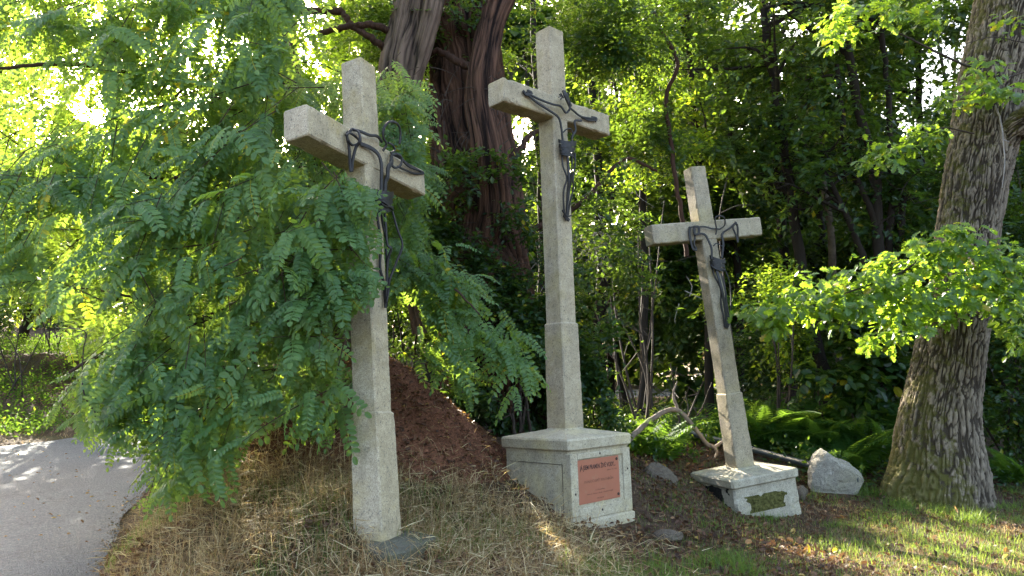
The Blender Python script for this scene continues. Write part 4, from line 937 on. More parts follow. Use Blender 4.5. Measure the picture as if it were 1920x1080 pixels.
V, F, T = inst(tpl, pos[rest], ax[rest], nr[rest], sz[rest], tn[rest])
V2, F2, T2 = (lambda q: inst(leaf_tpl(4, .33), q[0], q[1], q[2], q[3], q[4]))((lambda O, D: (lambda r: (r[0], r[1], r[2], r[3], tint_rand(g, len(r[0]))))(twig_leaves(g, O, D, .3, 6, .12)))(*twigs_in(g, (5.5, 8.8, 7.6), (2.6, 1.8, 1.0), 420)))
link('foliage', mesh_from('foliage', np.vstack([V, V2]), np.vstack([F, F2 + len(V)]), np.concatenate([T, T2])), M['oak'], root, kind='stuff')
def place_singles(nm, meshes, mt, root, pos, ax, nr, sz, g):
    for k in range(len(pos)):
        a = norm(ax[k]); n_ = norm(nr[k] - a * (nr[k] @ a)); x_ = np.cross(a, n_)
        o = bpy.data.objects.new(nm, meshes[k % len(meshes)]); COL.objects.link(o); o.parent = root
        R_ = Matrix(((x_[0], a[0], n_[0]), (x_[1], a[1], n_[1]), (x_[2], a[2], n_[2])))
        o.rotation_euler = R_.to_euler(); o.location = Vector(pos[k]) - root.location; s_ = float(sz[k]); o.scale = (s_, s_, s_)
lm_ = []
for tv in (.3, .45, .55, .7, .9):
    me = mesh_from('leaf', tpl[0], tpl[1], np.full(len(tpl[0]), tv)); me.materials.append(M['oak']); lm_.append(me)
place_singles('leaf', lm_, M['oak'], root, pos[single], ax[single], nr[single], sz[single], g)

# ------------------------------------------------------------------ locust tree on the left
def frond(pairs=8, droop=.35, seed=0, small=6, half=False):
    """pinnate leaf of unit length: stalk with paired oval leaflets"""
    g = np.random.default_rng(seed); Vs = []; Fs = []; Ts = []; n0 = 0
    def curve(f): return np.array([.05 * math.sin(f * 3 + seed), f, -droop * f * f])
    tp = leaf_tpl(small, .30, .10)
    P_, A_, N_, S_, T_ = [], [], [], [], []
    for k in range(pairs + 1):
        f_ = .14 + .86 * k / pairs; c_ = curve(f_); tg = norm(curve(f_ + .02) - curve(f_ - .02)); sd_ = np.array([1.0, 0, 0]); sd_ = norm(sd_ - tg * (sd_ @ tg)); nn_ = np.cross(sd_, tg)
        l_ = .205 * (1 - .25 * abs(f_ - .5)) * g.uniform(.88, 1.1)
        if k == pairs: P_.append(c_); A_.append(tg); N_.append(nn_); S_.append(l_); T_.append(0)
        else:
            for s_ in (1, -1):
                P_.append(c_ + tg * g.uniform(-.012, .012)); A_.append(sd_ * s_ + tg * (.32 + .3 * f_) - nn_ * g.uniform(.0, .45)); N_.append(nn_ + sd_ * s_ * g.uniform(-.1, .35) + g.normal(size=3) * .10); S_.append(l_); T_.append(g.normal(0, .09))
    V, F, T = inst(tp, np.array(P_), np.array(A_), np.array(N_), np.array(S_), np.zeros(len(P_))); T = np.repeat(np.array(T_), len(tp[0]))
    C = np.array([curve(f_) for f_ in np.linspace(-.02, 1, 6)]); w_ = .006
    RV = np.concatenate([C + np.array([w_, 0, 0]), C - np.array([w_, 0, 0])]); n_ = len(C)
    RF = np.array([(k, k + 1, n_ + k + 1) for k in range(n_ - 1)] + [(k, n_ + k + 1, n_ + k) for k in range(n_ - 1)])
    return np.vstack([V, RV]), np.vstack([F, RF + len(V)]), np.concatenate([T, np.full(len(RV), .35)])
FR = [frond(p_, d_, s_, 4) for p_, d_, s_ in ((8, .30, 1), (9, .42, 2), (7, .22, 3), (9, .55, 4), (8, .12, 5), (6, .35, 6))]
FRS = [frond(p_, d_, s_) for p_, d_, s_ in ((8, .30, 1), (9, .42, 2), (7, .22, 3), (9, .55, 4), (8, .12, 5), (6, .35, 6))]
FRF = [frond(p_, d_, s_, 2) for p_, d_, s_ in ((7, .30, 1), (8, .42, 2), (7, .22, 3), (8, .5, 4))]
root = empty('locust_tree', P(655, 790, 7.9), 'leafy locust tree with hanging pinnate leaves overgrowing the left cross and the lane', 'tree')
RB = [([(668, 860, 7.9), (652, 760, 7.9), (645, 660, 7.8), (640, 560, 7.8), (610, 420, 7.9), (570, 280, 8.0), (540, 120, 8.2), (520, -60, 8.4)], .17, .09),
      ([(642, 640, 7.8), (620, 600, 7.5), (560, 560, 7.0), (480, 560, 6.3), (380, 600, 5.7), (300, 652, 5.3), (220, 650, 5.1), (130, 700, 5.0)], .05, .010),
      ([(625, 480, 7.8), (540, 420, 7.0), (430, 380, 6.3), (300, 330, 5.9), (120, 372, 5.7), (-40, 440, 5.6)], .055, .014), ([(600, 380, 7.9), (480, 300, 7.0), (360, 250, 6.4), (235, 240, 6.0), (222, 150, 5.9), (205, 60, 5.9)], .045, .010),
      ([(560, 240, 8), (430, 180, 7.0), (300, 150, 6.4), (150, 120, 6.0), (-30, 130, 5.9)], .05, .012), ([(642, 600, 7.8), (600, 640, 7.0), (520, 690, 6.2), (430, 720, 5.6), (360, 800, 5.1), (330, 860, 4.9)], .035, .006),
      ([(620, 450, 7.8), (640, 400, 6.8), (650, 380, 5.9), (640, 420, 5.0), (660, 470, 4.85)], .03, .006), ([(645, 560, 7.8), (720, 520, 7.0), (790, 510, 6.4), (850, 540, 6.1), (900, 590, 6.0)], .03, .006),
      ([(380, 600, 5.7), (260, 560, 5.4), (150, 540, 5.4), (80, 550, 5.3)], .015, .004), ([(300, 652, 5.3), (230, 700, 5.1), (190, 760, 5.0), (170, 800, 5.0)], .010, .003),
      ([(600, 400, 7.9), (690, 350, 7.3), (730, 300, 7.0), (740, 240, 6.8)], .03, .008), ([(222, 250, 6.0), (330, 180, 5.8), (380, 120, 5.6)], .015, .005)]
k0 = bark_trunk('trunk', [P(*q) for q in RB[0][0]], [.24, .19, .17, .16, .14, .13, .12, .10], 'string', 90, 200, 45, .12, .12); link('trunk', k0, M['locust_bark'], root)
for pts, ra, rb in RB[1:]:
    mb = MB(); tube(mb, [P(*q) for q in pts], ra, rb, 7, 44, wob=.8, seed=int(ra * 1000)); link('branch', mb.mesh('branch', True), M['locust_bark'], root)
g = np.random.default_rng(77)
MAIN = np.array([(-60, -60), (500, -60), (490, 60), (520, 150), (500, 260), (560, 320), (610, 330), (640, 320), (695, 350), (705, 400), (690, 440), (700, 470), (735, 560), (660, 585), (645, 640), (655, 720), (650, 800), (600, 830), (560, 810), (480, 785), (450, 840),
                 (420, 860), (400, 900), (325, 945), (300, 900), (290, 800), (250, 790), (160, 800), (110, 690), (180, 640), (150, 560), (60, 540), (-60, 500)], float)
BACK = np.array([(470, 60), (560, 120), (640, 160), (760, 120), (800, 300), (790, 440), (740, 520), (600, 560), (480, 500), (400, 300)], float)
CLUS = np.array([(735, 470), (760, 450), (900, 480), (935, 560), (985, 640), (965, 690), (925, 650), (890, 660), (850, 700), (800, 640), (745, 680), (735, 600)], float)
TOPS = np.array([(300, -60), (560, -60), (560, 20), (500, 60), (460, 120), (400, 40)], float)
def samp(poly, n):
    lo, hi = poly.min(0), poly.max(0); o = []
    while len(o) < n:
        q = g.uniform(lo, hi, (n, 2)); o += list(q[inpoly(q[:, 0], q[:, 1], poly)])
    return np.array(o[:n])
def near_front(x, y):   # how close the leaf curtain comes
    return 4.75 + .55 * sstep(520, 300, y) * sstep(300, 600, x) * 0 + .9 * sstep(420, 100, y) * sstep(700, 0, x) + .35 * sstep(400, 0, x)
FP, FA, FN, FS, FTi = [], [], [], [], []; TWG = []
def shoots(poly, n, dfun, per=(6, 10), Lr=(.35, .7), size=(.24, .36), flow=(-.55, -.35, -.45), wild=.45):
    q = samp(poly, n)
    for x, y in q:
        d = dfun(x, y); o = P(x, y, d); L = g.uniform(*Lr); D = norm(np.array(flow) + g.normal(size=3) * wild); m_ = g.integers(*per)
        o = o - D * L * .5; TWG.append((o - D * .12, o + D * L * .5 - UP * .02 * L, o + D * L - UP * .1 * L)); sd = norm(np.cross(D, UP + g.normal(size=3) * .2)); tn = g.normal(.46, .16)
        for k in range(m_):
            f_ = (k + .5) / m_; p_ = o + D * L * f_ - UP * .1 * f_ * f_ * L; s_ = 1 if k % 2 else -1
            a_ = norm(D * .5 + sd * s_ * .85 - UP * g.uniform(.15, .85) + g.normal(size=3) * .2)
            if k == m_ - 1: a_ = norm(D + g.normal(size=3) * .2 - UP * .2)
            FP.append(p_); FA.append(a_); FN.append(norm(np.array([-.1, -.75, .75]) + g.normal(size=3) * .38)); FS.append(g.uniform(*size) * (.7 if k == m_ - 1 else 1)); FTi.append(np.clip(tn + g.normal(0, .08), .02, .88) if g.random() > .008 + .03 * (x < 300) * (y < 500) else g.uniform(.95, 1))
shoots(MAIN, 215, lambda x, y: near_front(x, y) + abs(g.normal(0, .22)))
shoots(MAIN, 300, lambda x, y: near_front(x, y) + g.uniform(.4, 2.4))
shoots(CLUS, 36, lambda x, y: 6.0 + g.uniform(0, .5), size=(.22, .34), flow=(.5, -.3, -.5))
shoots(np.array([(-60, -60), (330, -60), (300, 60), (240, 160), (-60, 200)], float), 60, lambda x, y: g.uniform(5.2, 7.5))
shoots(np.array([(230, 20), (560, 20), (540, 150), (300, 190), (230, 160)], float), 16, lambda x, y: g.uniform(5.2, 6.0), per=(4, 8))
shoots(TOPS, 40, lambda x, y: 5.4 + g.uniform(0, .8), flow=(-.3, -.2, -.7))
shoots(np.array([(640, 330), (700, 350), (690, 420), (650, 400)], float), 9, lambda x, y: 4.85 + g.uniform(0, .15), per=(5, 8), Lr=(.25, .4), size=(.2, .28), flow=(.4, -.1, -.7), wild=.25)
shoots(np.array([(560, 470), (700, 470), (725, 540), (660, 560), (560, 560)], float), 14, lambda x, y: 4.75 + g.uniform(0, .15), per=(6, 9), Lr=(.3, .5), size=(.2, .3), flow=(.6, -.1, -.4), wild=.25)
shoots(np.array([(700, 120), (770, 160), (780, 330), (740, 420), (715, 300)], float), 22, lambda x, y: 7.0 + g.uniform(0, .8), flow=(.4, -.2, -.5))
# separate hanging tips at the lower edge
for (x, y, tx, ty, d, s_) in ((300, 860, 318, 955, 4.75, .37), (350, 860, 368, 950, 4.7, .34), (365, 862, 388, 948, 4.7, .34), (392, 850, 408, 925, 4.72, .30), (300, 780, 296, 870, 4.8, .32), (318, 780, 322, 865, 4.8, .3), (250, 860, 215, 830, 4.9, .26),
                              (560, 770, 566, 840, 4.95, .28), (596, 780, 590, 848, 5.0, .26), (640, 760, 648, 815, 5.1, .24), (235, 770, 236, 840, 5, .26), (200, 760, 185, 800, 5, .24), (470, 760, 462, 822, 4.9, .26), (430, 830, 425, 900, 4.85, .28),
                              (120, 690, 95, 640, 5.2, .3), (700, 560, 722, 590, 4.75, .2), (880, 640, 880, 705, 6, .3), (845, 640, 846, 700, 6, .28), (765, 640, 768, 710, 6, .28), (945, 640, 968, 690, 6.0, .3), (100, 560, 70, 545, 5.3, .3), (700, 475, 660, 470, 4.9, .2)):
    a = P(x, y, d); b = P(tx, ty, d - .05); FP.append(a); FA.append(norm(b - a)); FN.append(norm(np.array([g.normal() * .2, -1, .35]))); FS.append(np.linalg.norm(b - a) if s_ is None else s_); FTi.append(.45)
FP, FA, FN, FS, FTi = map(np.array, (FP, FA, FN, FS, FTi))
# keep the near leaves off what stays visible in front (cross, its arms, the figure, the lane)
EXC = [np.array(q, float) for q in ([(-60, 590), (50, 590), (130, 640), (150, 690), (110, 740), (150, 815), (-60, 820)], [(600, 95), (720, 95), (722, 250), (620, 245)], [(525, 185), (590, 185), (800, 315), (810, 385), (690, 320), (570, 290), (525, 275)], [(642, 225), (770, 225), (770, 480), (700, 455), (712, 380), (660, 320)],
                                     [(652, 585), (780, 560), (760, 1080), (640, 1080)], [(455, 840), (655, 845), (655, 1080), (430, 1080)], [(-60, 800), (150, 815), (240, 860), (280, 980), (400, 965), (420, 1100), (-60, 1100)],
                                     [(738, 400), (1200, 300), (1200, 1000), (990, 700), (700, 720)], [(700, 455), (738, 455), (738, 540), (715, 520)])]
mid = FP + FA * FS[:, None] * .5; tip = FP + FA * FS[:, None] * .98 - UP * .25 * FS[:, None]
bad = np.zeros(len(FP), bool)
for Q in (FP, mid, tip):
    px_, py_ = pix(Q)
    for k, e in enumerate(EXC):
        dm = 5.9 if k in (7,) else 6.6 if k in (0, 4, 5, 6) else 5.7
        bad |= inpoly(px_, py_, e) & (Q[:, 1] < dm)
ok = ~bad & gap_keep(mid, g) & (lit_keep(mid, g, .8))
print('fronds', len(ok), ok.sum())
FP, FA, FN, FS, FTi = FP[ok], FA[ok], FN[ok], FS[ok], FTi[ok]
px_, py_ = pix(FP + FA * FS[:, None] * .5); vis = (px_ > 10) & (px_ < 1000) & (py_ > 10) & (py_ < 1000)
order = np.argsort(np.where(vis, -FS / FP[:, 1] + .02 * (FP[:, 1] - 4.7), 9)); single = order[:300]; rest = order[300:]
mb = MB()
for v in range(len(FR)):
    s_ = rest[v::len(FR)]; tv = FR[v]; V, F, T = inst((tv[0], tv[1]), FP[s_], FA[s_], FN[s_], FS[s_], FTi[s_], tv[2]); mb.add(V, F, T)
mb.T = mb.T
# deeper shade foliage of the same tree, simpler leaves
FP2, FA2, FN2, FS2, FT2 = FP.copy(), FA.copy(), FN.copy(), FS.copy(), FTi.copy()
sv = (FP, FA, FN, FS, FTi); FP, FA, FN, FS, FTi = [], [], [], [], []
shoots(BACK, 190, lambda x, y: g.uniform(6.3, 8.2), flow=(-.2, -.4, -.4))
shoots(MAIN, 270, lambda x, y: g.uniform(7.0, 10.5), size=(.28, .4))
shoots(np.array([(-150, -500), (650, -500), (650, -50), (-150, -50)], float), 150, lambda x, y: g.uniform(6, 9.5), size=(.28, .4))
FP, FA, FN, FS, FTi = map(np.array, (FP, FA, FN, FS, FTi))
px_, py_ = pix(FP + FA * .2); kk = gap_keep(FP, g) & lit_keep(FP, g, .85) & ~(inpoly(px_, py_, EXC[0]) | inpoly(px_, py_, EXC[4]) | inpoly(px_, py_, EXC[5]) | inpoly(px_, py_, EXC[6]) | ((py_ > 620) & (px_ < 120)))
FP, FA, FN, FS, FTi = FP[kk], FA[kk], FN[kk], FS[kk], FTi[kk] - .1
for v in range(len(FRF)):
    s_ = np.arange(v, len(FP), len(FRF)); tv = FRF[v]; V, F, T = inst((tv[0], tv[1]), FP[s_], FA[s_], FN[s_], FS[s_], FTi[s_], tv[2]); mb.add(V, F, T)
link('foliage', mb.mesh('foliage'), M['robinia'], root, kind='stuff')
tb = MB()
for a_, b_, c_ in TWG:
    q_ = np.array([a_, b_, c_]); x_, y_ = pix(q_)
    if any((inpoly(x_, y_, e)).any() and a_[1] < 6.6 for e in EXC) or not lit_keep(q_, g, .8).all() or not gap_keep(q_, g).all(): continue
    tube(tb, q_, .0045, .002, 4, 5, cap=False)
link('twigs', tb.mesh('twigs'), M['locust_bark'], root, kind='stuff')
ms = []
for v in range(len(FR)):
    for tv in (.35, .5, .65):
        me = mesh_from('compound_leaf', FRS[v][0], FRS[v][1], np.clip(FRS[v][2] + tv, 0, .9)); me.materials.append(M['robinia']); ms.append(me)
random.Random(3).shuffle(ms)
place_singles('compound_leaf', ms, M['robinia'], root, sv[0][single], sv[1][single], sv[2][single], sv[3][single], g)
# young long shoot hanging over the lane at the left
mb = MB(); tube(mb, [P(200, 800, 5.0), P(158, 740, 5.0), P(156, 660, 5.0), P(162, 625, 5.0), P(140, 616, 5.0), P(100, 618, 5.0), P(85, 622, 5.0)], .006, .003, 5, 30, cap=False)
tube(mb, [P(85, 620, 5.0), P(84, 650, 5.0), P(74, 675, 5.0), P(64, 685, 5.0)], .003, .0015, 4, 12, cap=False); link('long_shoot', mb.mesh('long_shoot', True), M['twig'], root)

# ------------------------------------------------------------------ wood ants' mound
ac = P(690, 700, 7.35)[:2]
nr_, na_ = 46, 90; rr = np.linspace(0, 1.5, nr_); aa = np.linspace(0, 2 * np.pi, na_, endpoint=False); R_, A_ = np.meshgrid(rr, aa, indexing='ij')
ax_, ay_ = ac[0] + R_ * np.cos(A_) * 1.05, ac[1] + R_ * np.sin(A_) * .9
def mound_h(x, y):
    r_ = np.hypot((x - ac[0]) / 1.05, (y - ac[1]) / .9); return .92 * np.clip(1 - r_ / 1.42, 0, 1) ** 1.12 * (1 - .25 * np.exp(-(r_ / .2) ** 2))
zz = gz(ax_, ay_) + mound_h(ax_, ay_) + .05 * fbm(np.stack([ax_ * 4, ay_ * 4, 0 * ax_], -1), 5, 4) - .05 * (R_ > 1.4)
V = np.stack([ax_.ravel(), ay_.ravel(), zz.ravel()], 1); i = np.arange(nr_ - 1)[:, None] * na_; j = np.arange(na_)[None]; j2 = (j + 1) % na_
m, t = mat('needle_heap'); co = coords(t); q = noise(t, 45, 5, 0.75, co)
c = mixc(t, ramp(t, q, [(0.35, (0, 0, 0)), (0.68, (1, 1, 1))]), (0.085, 0.036, 0.022), (0.29, 0.13, 0.072))
out(t, princ(t, c, 0.95, 0, bump(t, q, 1.0, .02), .1)); M['heap'] = m
am = link('ant_mound', mesh_from('ant_mound', V, np.stack([i + j, i + j2, i + na_ + j2, i + na_ + j], -1).reshape(-1, 4), smooth=True), M['heap'], label='tall reddish-brown mound of needles heaped against the locust trunk', cat='ant hill', loc=(ac[0], ac[1], gz(*ac)[0]))
def ground_z(x, y): return gz(x, y) + mound_h(x, y)

# ------------------------------------------------------------------ shrubs
def shrub(nm, label, cat, px, py, d, r, n_, lm, size, seed, group=None, m=7, mean=.42, old=.02, tpl=None, L=.35, lit=True, keep=None, jit=.5, extra=()):
    c = P(px, py, d); b = np.array([c[0], c[1], ground_z(c[0], c[1])[0] - .03]); g = np.random.default_rng(seed)
    root = empty(nm, b, label, cat, group); mb = MB()
    for k in range(4):
        e = c + norm(g.normal(size=3)) * np.array(r) * .7; q = b + g.normal(size=3) * np.array([.12, .12, 0]); mdp = (q + e) / 2 + g.normal(size=3) * .12
        C = tube(mb, [q, mdp, e], .022, .006, 6, 14, wob=.8, seed=k)
        for w_ in range(4): p_ = C[g.integers(4, 13)]; tube(mb, [p_, p_ + norm(g.normal(size=3) + UP * .4) * np.mean(r) * .4], .008, .003, 4, 4, cap=False)
    link('stems', mb.mesh('stems', True), M['twig'], root)
    link('foliage', crown_mesh('foliage', g, [(c, r, n_)] + [(P(a_, b_, c_), r_, k_) for a_, b_, c_, r_, k_ in extra], size, m, tpl, L, old, mean, keep, .12, lit, jit), M[lm], root)
    return root
T4 = leaf_tpl(4, .33)
shrub('bush', 'dark leafy bush between the middle cross and the tilted cross', 'bush', 1190, 620, 9.9, (1.1, .6, 1.0), 1100, 'dark', .10, 101, tpl=T4, mean=.5, old=.03, extra=((1150, 700, 9.0, (.6, .3, .5), 420), (1230, 760, 9.5, (.55, .3, .45), 380), (1320, 700, 10.0, (.45, .3, .6), 320)))
shrub('bush', 'low dark bush right behind the pedestal, touching the dead branch', 'bush', 1140, 770, 8.7, (.5, .35, .45), 330, 'dark', .07, 102, tpl=T4)
shrub('bush', 'yellow-green bush in patchy sun behind the dead branch', 'bush', 1265, 735, 10.1, (.8, .45, .6), 800, 'light', .075, 103, tpl=T4, mean=.35)
shrub('bush', 'low dark bush between the needle mound and the pedestal', 'bush', 880, 750, 8.3, (.75, .35, .5), 520, 'dark', .085, 104, tpl=T4, mean=.3)
shrub('bush', 'small dark bush in shade left of the middle shaft', 'bush', 975, 700, 8.2, (.35, .3, .75), 330, 'dark', .08, 105, tpl=T4, mean=.25)
shrub('bush', 'slender mid-green bush just right of the tilted shaft', 'bush', 1440, 570, 11.2, (.85, .6, .95), 620, 'light', .085, 106, tpl=T4, mean=.3)
shrub('hazel_bush', 'big-leaved bluish-green bush under the bright oak branch', 'bush', 1600, 660, 11.0, (1.0, .7, .75), 430, 'dark', .15, 107, tpl=leaf_tpl(6, .36), mean=.55, L=.45)
shrub('bush', 'dense dark bush filling the gap right of the oak trunk', 'bush', 1900, 690, 10.6, (.9, .8, 1.25), 900, 'dark', .10, 108, tpl=T4, mean=.42)
shrub('bush', 'taller shaded bush above the dense one right of the oak', 'bush', 1905, 430, 12.0, (1.1, .9, 1.4), 800, 'dark', .10, 109, tpl=T4, mean=.42)
shrub('bush', 'dark bush in front of the pale trunk stub, far behind the tilted cross', 'bush', 1500, 640, 13.0, (1.4, .8, 1.0), 800, 'dark', .10, 110, tpl=T4, mean=.4)
shrub('bush', 'shaded bush behind the locust trunk above the mound', 'bush', 770, 560, 9.8, (.7, .5, 1.0), 520, 'dark', .085, 111, tpl=T4, mean=.35)
shrub('bush', 'thin bush with yellowing leaves above the dead twigs', 'bush', 1190, 400, 11.2, (.7, .5, .8), 420, 'light', .085, 112, tpl=T4, mean=.3, old=.16)
# young maple with bright leaves beside the tilted cross
g = np.random.default_rng(120); b0 = P(1400, 800, 10.4); b0[2] = gz(b0[0], b0[1])[0]
root = empty('maple_sapling', b0, 'young maple with bright yellow-green leaves behind the tilted cross head', 'sapling')
mb = MB(); tube(mb, [b0, P(1370, 620, 10.3), P(1352, 480, 10.3), P(1350, 400, 10.2), P(1362, 340, 10.2)], .022, .006, 7, 30, wob=.5)
tube(mb, [P(1352, 470, 10.3), P(1310, 478, 10.2), P(1265, 490, 10.2)], .009, .003, 5, 10); tube(mb, [P(1350, 400, 10.2), P(1385, 385, 10.2), P(1415, 385, 10.2)], .008, .003, 5, 10)
link('trunk', mb.mesh('trunk', True), M['twig'], root)
def maple_tpl():
    pr = [(0, 0), (.10, .05), (.34, -.02), (.22, .2), (.52, .34), (.28, .44), (.30, .62), (.13, .6), (0, 1)]
    V = [(x, y, .1 * abs(x)) for x, y in pr] + [(-x, y, .1 * abs(x)) for x, y in pr[-2:0:-1]]; V = np.array(V + [(0, .35, -.03)]); k = len(V) - 1
    return V, np.array([(q, (q + 1) % k, k) for q in range(k)])
link('foliage', crown_mesh('foliage', g, [(P(1350, 350, 10.2), (.16, .2, .2), 22), (P(1395, 382, 10.2), (.26, .2, .2), 46), (P(1365, 420, 10.3), (.2, .2, .15), 24), (P(1270, 490, 10.2), (.22, .18, .16), 34), (P(1320, 470, 10.2), (.2, .2, .2), 20), (P(1430, 470, 10.6), (.4, .3, .4), 60)],
     .12, 5, maple_tpl(), .22, .03, .6, None, .15, True, .5), M['light'], root)
# tangle of dry twigs
root = empty('dead_thicket', P(1190, 700, 10.9), 'grey tangle of dry leafless twigs above the dark bush', 'thicket'); mb = MB(); g = np.random.default_rng(131)
for k in range(420):
    a = P(g.normal(1180, 75), g.normal(460, 38), g.uniform(10.5, 11.2)); d_ = norm(g.normal(size=3) * np.array([1, .5, .9])); l_ = g.uniform(.25, .8)
    if not lit_keep(a[None], g, 1)[0]: continue
    tube(mb, [a, a + d_ * l_ * .5 + norm(g.normal(size=3)) * .07, a + d_ * l_ + norm(g.normal(size=3)) * .1], .007, .002, 3, 6, cap=False, tint=g.random())
link('twigs', mb.mesh('twigs'), M['paletwig'], root)

# ------------------------------------------------------------------ ferns: one built with its fronds, then copied
def fern_frond(seed):
    g = np.random.default_rng(seed); mb = MB(); L = 1.0; n_ = 22
    C = np.array([(.04 * math.sin(f_ * 4 + seed), f_ * .74 * (.45 + .55 * f_) / .8, 1.05 * f_ - .62 * f_ * f_) for f_ in np.linspace(0, 1, n_ + 2)])
    T = norm(np.gradient(C, axis=0)); tp = leaf_tpl(2, .085, .0)
    P_, A_, N_, S_ = [], [], [], []
    for k in range(2, n_ + 1):
        f_ = k / (n_ + 1); l_ = .30 * math.sin(math.pi * min(1, f_ * .80 + .2)) ** .8 * (1 - .55 * f_)
        for s_ in (1, -1):
            sd = np.array([s_, 0, 0.0]); a_ = norm(sd + T[k] * .35 - UP * .25); nn = norm(np.cross(a_, T[k]) * (1 if s_ > 0 else -1))
            # every pinna carries small teeth as three narrow blades
            for (b_, w_, ll) in ((0, 0, 1.0), (.22, .35, .36), (.22, -.35, .36), (.5, .3, .28), (.5, -.3, .28)):
                P_.append(C[k] + a_ * l_ * b_); A_.append(a_ + T[k] * w_ * 2.2 if w_ else a_); N_.append(nn); S_.append(l_ * ll)
    V, F, T_ = inst((tp[0], tp[1]), np.array(P_), np.array(A_), np.array(N_), np.array(S_), np.full(len(P_), .5) + g.normal(0, .08, len(P_)))
    mb.add(V, F, T_); tube(mb, C[:-1], .007, .002, 3, 12, cap=False, tint=.8); return mb.mesh('frond')
FERN = [fern_frond(s_) for s_ in range(4)]
for f_ in FERN: f_.materials.append(M['fern'])
def make_fern(loc, label, seed, size=.85, n_=9, group='ferns under the trees'):
    g = np.random.default_rng(seed); root = empty('fern', loc, label, 'fern', group)
    for k in range(n_):
        o = bpy.data.objects.new('frond', FERN[int(g.integers(4))]); COL.objects.link(o); o.parent = root
        o.rotation_euler = (g.uniform(-.35, .35), g.uniform(-.25, .25), 2 * math.pi * k / n_ + g.uniform(-.35, .35)); s_ = 1.5 * size * g.uniform(.75, 1.15); o.scale = (s_, s_, s_)
    return root
FL = [(1410, 822, 11.0, .8, 'fern directly right of the tilted shaft, partly behind the grey pipe'), (1450, 800, 11.2, .95, 'tall fern behind the pipe, right of the tilted shaft'), (1500, 818, 10.8, .9, 'broad fern behind the pipe, left of the boulder'),
      (1545, 790, 10.8, 1.0, 'large fern standing above and behind the boulder'), (1590, 840, 10.1, .9, 'fern right behind the boulder, reaching toward the oak'), (1630, 800, 10.6, .95, 'fern touching the left flank of the oak trunk'),
      (1470, 735, 11.4, 1.0, 'shaded fern higher on the slope behind the tilted shaft'), (1560, 730, 11.6, 1.05, 'shaded fern in the second row above the boulder'), (1640, 740, 11.4, 1.0, 'rear fern beside the oak at mid trunk height'),
      (1240, 825, 9.2, .6, 'sunlit yellowish fern under the dead branch'), (1300, 800, 11.4, .6, 'small fern between the dead branch and the tilted shaft'), (1200, 800, 9.1, .55, 'little fern behind the right corner of the pedestal'),
      (1405, 750, 11.0, .8, 'dim fern directly behind the tilted shaft'), (1520, 690, 12.3, 1.0, 'farthest fern, below the leaning dark trunk'), (1900, 830, 9.8, .6, 'fern in shade right of the oak base'), (1335, 790, 11.6, .6, 'fern left of the tilted shaft among yellow-green leaves'), (800, 735, 9.3, .5, 'small fern beyond the needle mound')]
for k, (x, y, d, s_, lb) in enumerate(FL):
    c = P(x, y, d); make_fern((c[0], c[1], ground_z(c[0], c[1])[0] - .02), lb, 200 + k, s_, 10 if k < 9 else 8)

# ------------------------------------------------------------------ trees of the wood behind
G_ = 'trees of the wood behind the crosses'
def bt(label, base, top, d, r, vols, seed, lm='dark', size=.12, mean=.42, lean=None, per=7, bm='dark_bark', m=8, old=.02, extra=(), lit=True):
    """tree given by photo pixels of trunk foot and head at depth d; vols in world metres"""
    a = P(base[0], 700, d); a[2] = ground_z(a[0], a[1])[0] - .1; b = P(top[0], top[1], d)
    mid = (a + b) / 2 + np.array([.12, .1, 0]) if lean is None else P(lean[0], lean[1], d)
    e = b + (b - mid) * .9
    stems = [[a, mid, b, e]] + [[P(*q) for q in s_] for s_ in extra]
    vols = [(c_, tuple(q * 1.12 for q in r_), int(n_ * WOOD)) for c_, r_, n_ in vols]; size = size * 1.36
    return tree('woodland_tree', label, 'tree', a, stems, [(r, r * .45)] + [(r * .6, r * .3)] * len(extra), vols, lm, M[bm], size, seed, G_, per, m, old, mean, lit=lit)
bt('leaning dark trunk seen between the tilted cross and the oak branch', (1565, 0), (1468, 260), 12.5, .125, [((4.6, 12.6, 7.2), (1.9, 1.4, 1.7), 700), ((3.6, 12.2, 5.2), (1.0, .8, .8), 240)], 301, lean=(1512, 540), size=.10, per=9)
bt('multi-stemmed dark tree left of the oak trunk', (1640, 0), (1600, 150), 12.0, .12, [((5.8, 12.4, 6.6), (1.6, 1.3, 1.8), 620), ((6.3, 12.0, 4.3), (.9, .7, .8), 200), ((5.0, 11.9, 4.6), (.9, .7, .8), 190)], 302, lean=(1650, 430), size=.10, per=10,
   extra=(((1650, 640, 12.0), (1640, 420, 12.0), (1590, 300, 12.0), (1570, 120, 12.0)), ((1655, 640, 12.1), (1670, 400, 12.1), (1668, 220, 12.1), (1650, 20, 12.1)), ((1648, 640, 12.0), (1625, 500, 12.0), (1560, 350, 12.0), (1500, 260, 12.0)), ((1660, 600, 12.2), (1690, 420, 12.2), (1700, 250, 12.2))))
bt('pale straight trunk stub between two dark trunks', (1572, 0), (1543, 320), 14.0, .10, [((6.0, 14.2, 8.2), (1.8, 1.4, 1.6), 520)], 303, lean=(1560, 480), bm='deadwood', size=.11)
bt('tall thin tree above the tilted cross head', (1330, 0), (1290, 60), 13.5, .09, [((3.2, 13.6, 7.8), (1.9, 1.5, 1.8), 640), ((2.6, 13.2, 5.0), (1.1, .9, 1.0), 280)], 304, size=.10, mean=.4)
bt('dark tree whose branches cross the sky opening at the top', (1480, 0), (1440, 80), 16.0, .14, [((5.4, 16.4, 9.6), (2.4, 1.8, 1.9), 520), ((5.9, 16.2, 6.4), (1.8, 1.4, 1.3), 420)], 305, per=12)
